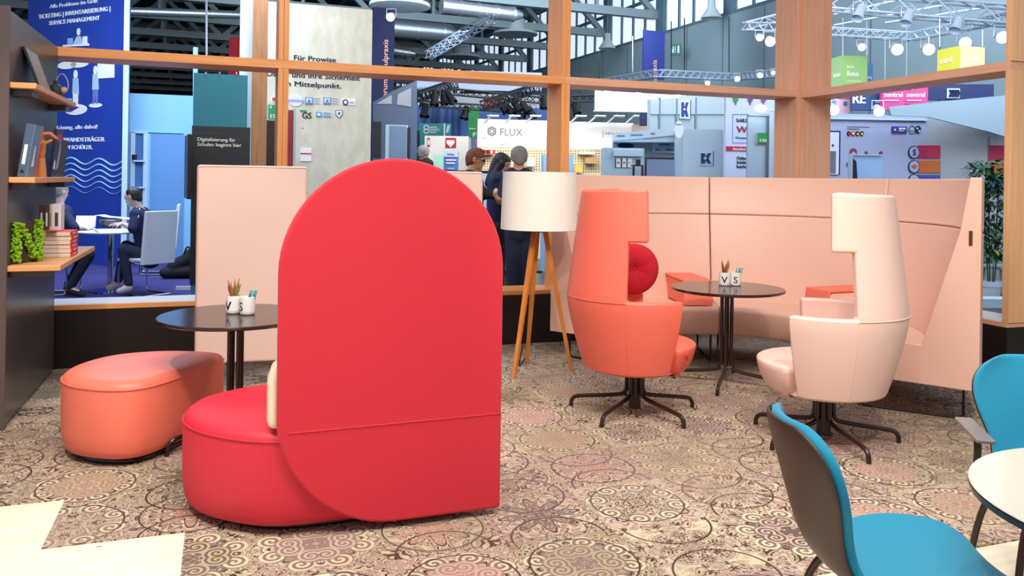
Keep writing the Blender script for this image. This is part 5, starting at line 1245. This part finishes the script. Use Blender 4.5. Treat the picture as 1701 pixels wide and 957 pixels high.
s.disc('dark_emblem', 1524, 215.3, 5, NAVYD, 6.2, d=.02); s.disc('dark_emblem_print', 1522.5, 213.5, 1.5, SKYL, 1.5, d=.026); s.disc('dark_emblem_print', 1526, 218, 1.7, SKYL, 1.7, d=.026)
PLUM = mat('plum_disc', '8c2458', .5)
for (x, y, r_) in ((1417, 253, 6), (1409, 273, 3.5), (1438.5, 254, 2.5), (1463, 254.5, 3)): s.disc('plum_dot', x, y, r_, PLUM, r_ * 1.1); 
s.disc('plum_dot_centre', 1417, 256, 3.4, LIL, 3.6, d=.02)
def labels(s, y, m, disc=True, x0=1525, x1=1561.5):
    s.rect('coloured_label', x0, y - 10.7, x1, y + 11, m, .015)
    if disc: s.disc('label_disc', 1517, y, 9, mat('ink_ring', '2c3458', .5), 10.6, d=.022); s.disc('label_disc_field', 1517, y, 7.8, LIL, 9.3, d=.028)
CR1, OR1, BL1 = mat('crimson_label', 'a8204c', .5), mat('orange_label', 'b8642c', .5), mat('royal_label', '3a48a8', .5)
s.rect('coloured_label', 1524, 241.5, 1538.5, 263.5, CR1, .015); s.rect('coloured_label', 1524, 266.5, 1538.5, 287.5, OR1, .015); s.rect('coloured_label', 1524, 290.5, 1538.5, 300, BL1, .015)
for y in (253, 277, 300): s.disc('label_ring', 1517, y, 9, NAVYD, 10.6, d=.022); s.disc('label_field', 1517, y, 7.8, LIL, 9.3, d=.028)
s.text('S', 1514.4, 258, 10, NAVYD, 5, .03, y=-.034); s.poly('cap_print', [(1511.5, 276), (1517, 272.5), (1522.5, 276), (1517, 280.5)], OR1, .036)
plY = plane_at(1538.5, plV.o.y + (1538.5 - 1375) * .0003, R(-14))
s = Sign('grey_side_wall', 'light grey booth side wall with coloured label strips', 'booth wall', plY, 1538.5, 1700, 195, 0, mat('cool_grey_wall', '9aa4ae', .5), .1, z0=-.03)
s.rect('coloured_label', 1539, 241.5, 1561.5, 263.5, CR1, .015); s.rect('coloured_label', 1539, 266.5, 1561.5, 287.5, OR1, .015); s.rect('coloured_label', 1539, 290.5, 1561.5, 305, BL1, .015)
s.rect('coloured_label', 1642, 241.5, 1690, 266, CR1, .015); s.rect('coloured_label', 1642, 268.5, 1690, 290, OR1, .015); s.rect('coloured_label', 1642, 293, 1690, 318, BL1, .015); s.rect('panel_joint', 1641, 228, 1641.8, 318, DSTEEL, .01)
s = Sign('presentation_screen', 'pale blue presentation screen standing before the phone booth wall', 'screen', plane_at(1411, 10.9, R(3)), 1411, 1465, 257, 300, mat('pale_blue_screen', '8cb4e2', .35, emit=.15), .05, z0=.6)
s.rect('frame_side', 1411, 257, 1415, 300, GREY, .02); s.rect('frame_top', 1411, 256, 1465, 258.5, SKYL, .02); s.poly('dark_reflection', [(1415, 262), (1422, 268), (1424, 300), (1415, 300)], NAVYD, .01)
MB().box(-.25, 0, -.62, -.22, .04, -.001).build('leg', ALU, s.e); MB().box(.2, 0, -.62, .23, .04, -.001).build('leg', ALU, s.e)
tag(slab('carpet', [(4.3, 6.6), (12, 6.6), (12, 13), (3.6, 13)], -.029, -.02, mat('brown_grey_carpet', '4e464a', .9, var=.15, bscale=4), 'thing'), 'dark brown grey carpet in the booth beyond the right opening', 'carpet')
t = MB().box(0, 0, 0, 1.5, .25, .12).build('white_plinth', SKYL, None, .005, 1, loc=G(1600, 512, -.02), rz=.02); tag(t, 'low pale blue plinth strip on the floor beyond the right opening', 'plinth')
# bamboo in white pot
bp = G(1645, 503, -.02); pt = thing('potted_bamboo', 'tall leafy bamboo plant in a white pot beyond the sofa end', 'plant', bp)
MB().lathe([(.085, 0), (.10, .01), (.125, .20), (.125, .215), (.138, .22), (.14, .29), (.128, .29), (.12, .24), (0.001, .24)], 28).build('pot', mat('white_pot', 'c4d2de', .4), pt)
rr = random.Random(11); stems = []
fo = MB(); fo2 = MB()
for k, (dx, hh) in enumerate([(-.02, 1.72), (.05, 1.58), (-.06, 1.35), (.09, 1.1)]):
    q = [(dx * .5, 0, .24), (dx, .01, .7), (dx * 1.6, .0, 1.2), (dx * 2.4 - .03, .02, hh)]
    q = [p for p in q if p[2] <= hh + .01]; MB().tube(smoothpath(q, 2), .009, 8).build('stem', mat('green_stem', '3f5a34', .5), pt)
for k in range(760):
    z = rr.choice([rr.uniform(.55, 1.0), rr.uniform(1.0, 1.85), rr.uniform(1.25, 1.85)]); a = rr.uniform(0, 2 * PI); sp_ = .08 + .16 * rr.random() * (1.2 if z > 1.2 else .9)
    cx_, cy_ = .03 * rr.uniform(-2, 2) + math.cos(a) * sp_ * .6 - (.06 if z > 1.3 else 0), math.sin(a) * sp_ * .6
    L_ = rr.uniform(.13, .24); d = Vector((math.cos(a), math.sin(a), rr.uniform(-.7, .8))).normalized(); sd = d.cross(Vector((0, 0, 1))).normalized() * L_ * .12
    p0 = Vector((cx_, cy_, z)); pm_ = p0 + d * L_ * .45 + Vector((0, 0, .01)); p1 = p0 + d * L_ - Vector((0, 0, .02))
    (fo if rr.random() < .93 else fo2).add([p0, pm_ + sd, p1, pm_ - sd, pm_ + Vector((0, 0, .004))], [(0, 4, 1), (0, 3, 4), (1, 4, 2), (4, 3, 2)])
fo.build('foliage', LEAF, pt, rec=False); fo2.build('pale_foliage', LEAFY, pt, rec=False)
ch = thing('side_chair', 'grey chair with pale wooden legs behind the potted bamboo', 'chair', G(1664, 498, -.02), R(10))
MB().box(-.2, -.2, .42, .25, .22, .46).build('seat', GREY, ch, .01, 2); MB().box(-.2, .2, .5, .25, .23, .82).build('backrest', GREY, ch, .01, 2)
for x, y in ((-.17, -.17), (.22, -.17), (-.17, .2), (.22, .2)): MB().tube([(x * .8, y * .8, .43), (x, y, 0)], .014, 8).build('leg', mat('pale_wood_leg', 'a08468', .5), ch)
for s_ in (-.17, .22): MB().box(s_ - .01, .195, .44, s_ + .01, .215, .52).build('back_support', GREY, ch)
# ================================================================== people
def blob(name, caps_, m, parent, vox=.012, smooth=6, extra=None):
    mb = MB()
    for a, b, ra, rb in caps_: mb.caps(a, b, ra, rb, 16)
    for c, r_ in (extra or []): mb.ball(c, r_, 20, 14)
    o = mb.build(name, m, parent, rec=False)
    return baked(o, [('REMESH', dict(mode='VOXEL', voxel_size=vox, use_smooth_shade=True)), ('SMOOTH', dict(iterations=smooth, factor=.5))])
def hand(cap, w, d, up, s=1.0, curl=.5, side=1):
    """palm + five fingers; w wrist, d pointing direction, up = back-of-hand normal"""
    w = Vector(w); d = Vector(d).normalized(); up = Vector(up); up = (up - d * up.dot(d)).normalized(); sd = d.cross(up) * side
    pal = w + d * .05 * s
    for k in (-1, 0, 1): cap.append((w + sd * .012 * k, w + d * .085 * s + sd * .024 * k * s, .017 * s, .014 * s))
    for k, l in zip((-1.5, -.5, .5, 1.5), (.055, .07, .075, .062)):
        b0 = w + d * .09 * s + sd * .019 * k * s; b1 = b0 + (d * (1 - curl * .4) - up * curl * .5).normalized() * l * .55 * s; b2 = b1 + (d * (1 - curl) - up * curl).normalized() * l * .5 * s
        cap.append((b0, b1, .0095 * s, .0085 * s)); cap.append((b1, b2, .0085 * s, .0075 * s))
    t0 = w + d * .03 * s - sd * .028 * s; t1 = t0 + (d * .6 - sd * .7 - up * .3).normalized() * .035 * s; t2 = t1 + (d * .9 - sd * .2 - up * .3).normalized() * .03 * s
    cap.append((t0, t1, .012 * s, .010 * s)); cap.append((t1, t2, .010 * s, .008 * s))
def head_parts(hc, fwd, up):
    """capsules/balls for a head; fwd = facing dir, up = crown dir"""
    f = Vector(fwd).normalized(); u = Vector(up); u = (u - f * u.dot(f)).normalized(); r_ = f.cross(u)
    c = Vector(hc)
    caps_ = [(c + u * .028 - f * .012, c + u * .02 + f * .02, .088, .080), (c + u * .015 + f * .012, c - u * .055 + f * .048, .074, .044),
             (c - u * .01 + f * .082, c - u * .030 + f * .100, .011, .015),                                   # nose
             (c + u * .022 + f * .078 + r_ * .03, c + u * .022 + f * .078 - r_ * .03, .014, .014),            # brow
             (c - u * .062 + f * .076 + r_ * .016, c - u * .062 + f * .076 - r_ * .016, .010, .010),          # lips
             (c - u * .093 + f * .062, c - u * .093 + f * .060, .022, .022)]
    for s in (-1, 1): caps_.append((c + r_ * .080 * s + u * .018 - f * .008, c + r_ * .082 * s - u * .022 - f * .004, .016, .011))
    return caps_, f, u, r_, c
def hair_blob(c, f, u, r_, parent, m, long=False, top=1.0, recede=0):
    mb = MB()
    mb.caps(c + u * .036 - f * .022, c + u * .034 + f * (.014 - recede), .094, .084)
    mb.caps(c + u * .0 - f * .05, c - u * .035 - f * .055, .070, .055)
    for s in (-1, 1): mb.caps(c + r_ * .052 * s + u * .03 - f * .03, c + r_ * .05 * s - u * .02 - f * .035, .042, .036)
    if top > 1: mb.caps(c + u * .085 + f * .03, c + u * .10 + f * .07, .045, .025); mb.caps(c + u * .08 - f * .03, c + u * .09 + f * .03, .055, .05)
    if long: mb.caps(c + u * .0 - f * .055, c - u * .27 - f * .085, .075, .062); mb.caps(c + r_ * .05, c - u * .2 + r_ * .05 - f * .05, .05, .045); mb.caps(c - r_ * .05, c - u * .2 - r_ * .05 - f * .05, .05, .045)
    o = mb.build('hair', m, parent, rec=False)
    return baked(o, [('REMESH', dict(mode='VOXEL', voxel_size=.009, use_smooth_shade=True)), ('SMOOTH', dict(iterations=3, factor=.5))])
def face_bits(c, f, u, r_, parent):
    for s in (-1, 1):
        MB().ball(c + f * .084 + r_ * .032 * s + u * .004, (.010, .010, .010), 10, 8).build('eye', INK, parent)
    MB().caps(c - u * .062 + f * .085 + r_ * .016, c - u * .062 + f * .085 - r_ * .016, .0035, .0035, 8).build('mouth', mat('lip', 'a8605a', .5), parent)
def person(label, J, shirt, trousers, hair, skin=SKIN, face=(1, 0, 0), up=(0, 0, 1), long=False, top=1.0, glasses=False, hands=None, shoes=SHOE, short=True, group=None, recede=0):
    base = J.get('base', J['pelvis']); b = Vector((base[0], base[1], J.get('z', -.03)))
    t = thing('person', label, 'person', b)
    J = {k: (Vector(v) - b if not isinstance(v, (int, float)) else v) for k, v in J.items()}
    cp_, f, u, r_, c = head_parts(J['head'], face, up)
    neck = J['neck']; cp_.append((neck, c - u * .04 - f * .02, .058, .054))
    ch, pv = J['chest'], J['pelvis']; sl, sr = J['sl'], J['sr']
    tors = [(ch, pv, .135, .135), ((ch + sl) / 2, sl, .10, .062), ((ch + sr) / 2, sr, .10, .062), (neck, ch, .06, .12), (sl * .75 + sr * .25, pv, .09, .10), (sr * .75 + sl * .25, pv, .09, .10)]
    cp_ += tors
    arms = []
    for s in ('l', 'r'):
        if 'e' + s in J:
            cp_.append((J['s' + s], J['e' + s], .048, .038)); cp_.append((J['e' + s], J['w' + s], .038, .026)); arms.append(s)
            hd = (hands or {}).get(s)
            if hd: hand(cp_, J['w' + s], hd[0], hd[1], 1.0, hd[2] if len(hd) > 2 else .5, hd[3] if len(hd) > 3 else 1)
    legs = []
    for s in ('l', 'r'):
        if 'k' + s in J:
            cp_.append((J['h' + s], J['k' + s], .082, .055)); cp_.append((J['k' + s], J['a' + s], .052, .036)); cp_.append((J['a' + s], J['t' + s], .035, .028)); legs.append(s)
    blob('body', cp_, skin, t, .0085, 4)
    sh = [(a, b_, ra + .012, rb + .012) for a, b_, ra, rb in tors if not (a == neck)] + [(neck - Vector((0, 0, .03)), ch, .062, .13)]
    for s in arms:
        e, w_ = J['e' + s], J['w' + s]; sh.append((J['s' + s], e, .064, .056))
        if not short: sh.append((e, e.lerp(w_, .86), .052, .040))
    blob('shirt', sh, shirt, t, .011, 4)
    if legs:
        tr = [(pv, (J['hl'] + J['hr']) / 2, .145, .14)]
        for s in legs: tr += [(J['h' + s], J['k' + s], .098, .070), (J['k' + s], J['a' + s] .lerp(J['k' + s], .05), .068, .052)]
        blob('trousers', tr, trousers, t, .012, 4)
        for s in legs: blob('shoe', [(J['a' + s] - Vector((0, 0, .035)), J['t' + s], .048, .036)], shoes, t, .01, 3)
    hair_blob(c, f, u, r_, t, hair, long, top, recede)
    face_bits(c, f, u, r_, t)
    if glasses:
        mb = MB()
        for s in (-1, 1):
            mb.tube([c + f * .098 + r_ * (.032 * s + .022 * math.cos(a)) + u * (.004 + .017 * math.sin(a)) for a in [2 * PI * k / 16 for k in range(16)]], .003, 6, closed=True)
            mb.tube([c + f * .095 + r_ * .056 * s + u * .006, c + r_ * .088 * s + u * .012], .003, 6)
        mb.build('glasses', INK, t)
    return t
V3 = Vector
# seated man, facing left, at the white booth table
def at(px, py, Y): return P(px, py, Y)
HF = V3((-1, .05, -.38)); HU = V3((-.38, 0, 1))
J = dict(head=at(221, 327, 10.4), neck=at(229, 345, 10.42), chest=at(236, 366, 10.42), pelvis=at(252, 424, 10.42), base=at(250, 424, 10.42),
         sl=at(226, 357, 10.25), sr=at(240, 356, 10.60), el=at(220, 380, 10.15), wl=at(205, 372, 10.22), er=at(228, 382, 10.68), wr=at(203, 371, 10.50),
         hl=at(250, 428, 10.31), hr=at(250, 428, 10.52), kl=at(205, 414, 10.24), kr=at(210, 408, 10.56), al=at(214, 474, 10.22), ar=at(196, 468, 10.56), tl=at(198, 484, 10.16), tr=at(180, 478, 10.52), z=-.004)
p_ = person('man in navy shirt with grey hair reading at the white booth table', J, NAVYC, JEAN, HAIRD, SKINB, HF, HU, hands={'l': (V3((-1, .1, -.1)), V3((0, -.4, 1)), .5), 'r': (V3((-1, -.1, -.05)), V3((0, 0, 1)), .4, -1)}, recede=.05)
b_ = J['base']; b_ = V3((b_.x, b_.y, -.004))
MB().tube([at(228, 343, 10.31) - b_, at(222, 362, 10.20) - b_, at(219, 372, 10.17) - b_], .006, 6).tube([at(232, 345, 10.30) - b_, at(230, 360, 10.19) - b_, at(219, 372, 10.17) - b_], .006, 6).build('lanyard', SKYL, p_)
# seated man from behind at the left, mostly behind the cabinet
J = dict(head=at(99, 319, 10.3), neck=at(98, 338, 10.3), chest=at(98, 360, 10.3), pelvis=at(86, 424, 10.35), base=at(84, 424, 10.35),
         sl=at(106, 352, 10.52), sr=at(106, 354, 10.1), er=at(124, 379, 10.0), wr=at(142, 380, 10.12), el=at(110, 382, 10.66), wl=at(128, 377, 10.62),
         hl=at(88, 428, 10.44), hr=at(88, 430, 10.25), kl=at(146, 418, 10.52), kr=at(148, 424, 10.2), al=at(112, 474, 10.6), ar=at(116, 478, 10.15), tl=at(132, 486, 10.6), tr=at(137, 490, 10.15), z=-.004)
person('grey haired man in navy shirt seated with his back turned at the left', J, NAVYC, mat('black_trousers', '151a2c', .8), HAIRG, SKINB, V3((.5, .86, -.1)), V3((0, 0, 1)), hands={'r': (V3((1, .1, 0)), V3((0, 0, 1)), .6, -1), 'l': (V3((1, -.1, 0)), V3((0, 0, 1)), .6)}, shoes=BLKC)
# man with grey hair standing beyond the lamp
YS = 8.75
J = dict(head=at(862, 262, YS), neck=at(862, 280, YS), chest=at(860, 303, YS), pelvis=at(862, 378, YS), base=at(862, 378, YS),
         sl=at(842, 294, YS), sr=at(880, 294, YS), el=at(832, 336, YS - .05), wl=at(826, 330, YS - .3), er=at(886, 338, YS), wr=at(882, 366, YS - .2),
         hl=at(853, 385, YS), hr=at(871, 385, YS), kl=at(852, 455, YS), kr=at(874, 455, YS), al=V3((at(852, 455, YS).x, YS, .06)), ar=V3((at(875, 455, YS).x, YS, .06)), tl=V3((at(850, 455, YS).x, YS + .16, .01)), tr=V3((at(877, 455, YS).x, YS + .16, .01)), z=-.03)
person('grey haired man in dark navy clothes standing behind the floor lamp', J, NAVYC, JEAN, HAIRG, SKIN, V3((-.15, 1, -.1)), V3((0, 0, 1)), hands={'l': (V3((-.3, -.6, .5)), V3((-1, 0, 0)), .8), 'r': (V3((0, -1, 0)), V3((0, 0, 1)), .6)}, shoes=BLKC)
# man with glasses
YG = 9.1
J = dict(head=at(790, 266, YG), neck=at(783, 284, YG), chest=at(782, 306, YG), pelvis=at(780, 380, YG), base=at(780, 380, YG),
         sl=at(782, 296, YG + .19), sr=at(779, 297, YG - .19), er=at(806, 322, YG - .22), wr=at(828, 326, YG - .3), el=at(800, 326, YG + .2), wl=at(822, 322, YG + .1),
         hl=at(780, 388, YG + .1), hr=at(780, 388, YG - .1), kl=at(783, 450, YG + .1), kr=at(783, 450, YG - .1), al=V3((at(781, 450, YG).x, YG + .1, .06)), ar=V3((at(781, 450, YG).x, YG - .1, .06)), tl=V3((at(781, 450, YG).x + .16, YG + .1, .01)), tr=V3((at(781, 450, YG).x + .16, YG - .1, .01)), z=-.03)
person('man with brown hair and dark glasses in a dark jacket, facing right', J, BLKC, BLKC, HAIRB, SKIN, V3((1, -.1, -.12)), V3((.05, 0, 1)), top=1.2, glasses=True, short=False, hands={'r': (V3((1, 0, .1)), V3((0, 0, 1)), .7, -1), 'l': (V3((1, 0, 0)), V3((0, 0, 1)), .5)}, shoes=BLKC)
YW = 9.9
J = dict(head=at(834, 271, YW), neck=at(831, 286, YW), chest=at(829, 305, YW), pelvis=at(828, 372, YW), base=at(828, 372, YW),
         sl=at(830, 298, YW + .17), sr=at(828, 298, YW - .17), er=at(836, 330, YW - .2), wr=at(850, 335, YW - .2), el=at(835, 330, YW + .2), wl=at(850, 335, YW + .1),
         hl=at(829, 380, YW + .09), hr=at(829, 380, YW - .09), kl=at(830, 440, YW + .09), kr=at(830, 440, YW - .09), al=V3((at(829, 440, YW).x, YW + .09, .06)), ar=V3((at(829, 440, YW).x, YW - .09, .06)), tl=V3((at(829, 440, YW).x + .14, YW + .09, .01)), tr=V3((at(829, 440, YW).x + .14, YW - .09, .01)), z=-.03)
person('woman with long black hair standing between the two men', J, NAVYC, BLKC, HAIRD, SKIN, V3((1, -.1, -.25)), V3((.2, 0, 1)), long=True, short=False, hands={'r': (V3((1, 0, .1)), V3((0, 0, 1)), .7, -1), 'l': (V3((1, 0, 0)), V3((0, 0, 1)), .5)}, shoes=BLKC)
YF = 13.4
J = dict(head=at(704, 254, YF), neck=at(702, 264, YF), chest=at(702, 278, YF), pelvis=at(702, 330, YF), base=at(702, 330, YF),
         sl=at(694, 272, YF + .05), sr=at(713, 272, YF - .05), er=at(718, 300, YF - .05), wr=at(714, 318, YF - .2), el=at(690, 300, YF), wl=at(692, 318, YF - .2),
         hl=at(698, 335, YF), hr=at(707, 335, YF), kl=at(698, 375, YF), kr=at(707, 375, YF), al=V3((at(698, 375, YF).x, YF, .06)), ar=V3((at(707, 375, YF).x, YF, .06)), tl=V3((at(698, 375, YF).x, YF + .15, .01)), tr=V3((at(707, 375, YF).x, YF + .15, .01)), z=-.03)
person('grey haired person in dark top far off above the red screen', J, BLKC, BLKC, HAIRG, SKIN, V3((.6, .8, 0)), V3((0, 0, 1)), short=False, hands={'r': (V3((0, -1, 0)), V3((0, 0, 1)), .6), 'l': (V3((0, -1, 0)), V3((0, 0, 1)), .6)}, shoes=BLKC)

# ================================================================== booth furniture around the seated men
tb = thing('booth_table', 'round white booth table on a chrome pillar with two seated men', 'table', G(183, 484, -.004))
tz = P(183, 383, tb.location.y).z
MB().lathe([(.40, tz - .02), (.43, tz - .012), (.43, tz), (.42, tz + .004)], 48).build('tabletop', WHT, tb)
MB().lathe([(.035, .015), (.035, tz - .021)], 20).build('pillar', CHR, tb); MB().lathe([(.24, 0), (.23, .01), (.04, .02)], 32).build('base', CHR, tb)
tz += .0005
def tbp(px, py): return G(px, py, tz)
bw = thing('bowl', 'patterned dark bowl on the white booth table', 'bowl', V3((tbp(184, 379).x, tbp(184, 379).y, tz + .004)))
MB().lathe([(.06, 0), (.10, .02), (.135, .06), (.14, .10), (.125, .12), (.118, .118), (.13, .095), (.05, .02), (.001, .02)], 32).build('body', mat('speckled_dark_glaze', '4a4c50', .3, var=.9, bscale=30), bw)
mg = thing('magazine', 'open white magazine held above the bowl on the booth table', 'magazine', V3((tbp(190, 378).x + .02, tbp(190, 378).y - .02, tz + .128)), R(10))
mb = MB(); vs = []
for i in range(9):
    x = -.22 + .44 * i / 8; z = .05 * math.exp(-((x + .2) / .1) ** 2) + .01 * math.cos(x * 14)
    for y in (-.14, .14): vs += [(x, y, z)]
n_ = len(vs); vs2 = [(a, b, c_ + .004) for a, b, c_ in vs]; fs = []
for i in range(8): a = 2 * i; fs += [(a, a + 2, a + 3, a + 1), tuple(n_ + q for q in (a, a + 1, a + 3, a + 2))]
for i in range(8): a = 2 * i; fs += [(a, a + n_, a + 2 + n_, a + 2), (a + 1, a + 3, a + 3 + n_, a + 1 + n_)]
fs += [(0, 1, 1 + n_, n_), (n_ - 2, n_ - 1, 2 * n_ - 1, 2 * n_ - 2)]
mb.add(vs + vs2, fs).build('pages', WHT, mg)
pp = thing('paper', 'white sheet propped on the booth table before the left man', 'paper', V3((tbp(128, 379).x + .06, tbp(128, 379).y + .1, tz + .004)), R(20))
MB().box(-.12, 0, 0, .12, .004, .17, Matrix.Rotation(R(-25), 4, 'X')).build('sheet', WHT, pp)
for i, (px, lab) in enumerate([(222, 'dark phone lying on the booth table by the reading man')]):
    q = tbp(px, 380); t = MB().box(-.07, -.04, 0, .07, .04, .009).build('phone', DARKP, None, .002, 1, loc=(q.x, q.y, tz + .004)); tag(t, lab, 'phone')
def cantilever(label, x, y, rz):
    t = thing('cantilever_chair', label, 'chair', (x, y, -.004), rz, 'white cantilever booth chairs')     # faces local +x
    MB().prism([(.24, .42), (.25, .455), (.20, .475), (-.20, .475), (-.22, .44), (.2, .425)], 'y', -.22, .22).build('seat', mat('white_leather', 'dfe6ee', .4), t, .012, 2)
    MB().prism([(-.20, .40), (-.27, 1.06), (-.32, 1.06), (-.27, .40)], 'y', -.225, .225).build('backrest', mat('white_leather', 'dfe6ee', .4), t, .012, 2)
    for s in (-1, 1): MB().tube(smoothpath([(-.22, s * .2, .41), (.15, s * .2, .415), (.24, s * .2, .38), (.24, s * .2, .04), (.20, s * .2, .014), (-.22, s * .2, .014)], 2), .013, 8).build('leg', CHR, t)
    MB().tube([(-.22, -.2, .014), (-.22, .2, .014)], .013, 8).build('crossbar', CHR, t)
    return t
q = at(252, 424, 10.42); cantilever('white cantilever chair under the reading man, its back towards us', q.x - .07, 10.40, R(150))
q = at(86, 424, 10.35); cantilever('white cantilever chair under the man at the left', q.x + .03, 10.35, R(5))
q = at(290, 300, 12.6); cantilever('white cantilever chair standing behind the reading man', at(262, 400, 12.6).x, 12.6, R(200))
bag = G(294, 463, -.004)
bg = thing('backpack', 'black backpack slumped on the purple carpet by the light blue wall', 'bag', bag, R(10))
o = MB(); o.caps((-.16, 0, .09), (.16, .03, .10), .085, .10).caps((-.05, .03, .18), (.15, .05, .28), .10, .10).caps((.12, .04, .3), (.17, .05, .38), .07, .06)
o = o.build('body', BLKC, bg, rec=False); baked(o, [('REMESH', dict(mode='VOXEL', voxel_size=.014, use_smooth_shade=True)), ('SMOOTH', dict(iterations=5, factor=.5))])
MB().tube(smoothpath([(.10, -.05, .36), (.16, -.1, .5), (.22, -.02, .38), (.2, 0, .2)], 2), .012, 8).build('strap', BLKC, bg)

# ================================================================== display trolley behind the people
tr = thing('display_trolley', 'large lit touch display on a wheeled dark trolley behind the people', 'display', (P(830, 300, 10.6).x, 10.6, -.03), R(5))
zt_ = P(830, 284, 10.6).z + .03
MB().box(-.82, 0, .95, .82, .06, zt_).build('casing', BLK, tr, .006, 1); MB().box(-.79, -.004, 1.0, .79, -.0005, zt_ - .035).build('screen', SCREEN, tr)
MB().box(-.2, .02, .16, .2, .06, .949).build('column', ALU, tr, .004, 1); MB().box(-.35, -.25, .10, .62, .35, .15).build('base', DARKP, tr, .01, 2); MB().box(-.3, -.1, .35, .55, .3, .38).build('tray', DARKP, tr, .006, 2)
for x, y in ((-.3, -.2), (.56, -.2), (-.3, .3), (.56, .3)): MB().tube([(x - .02, y, .055), (x + .02, y, .055)], .055, 16).build('wheel', INK, tr); MB().tube([(x, y, .06), (x, y, .10)], .018, 8).build('caster', INK, tr)
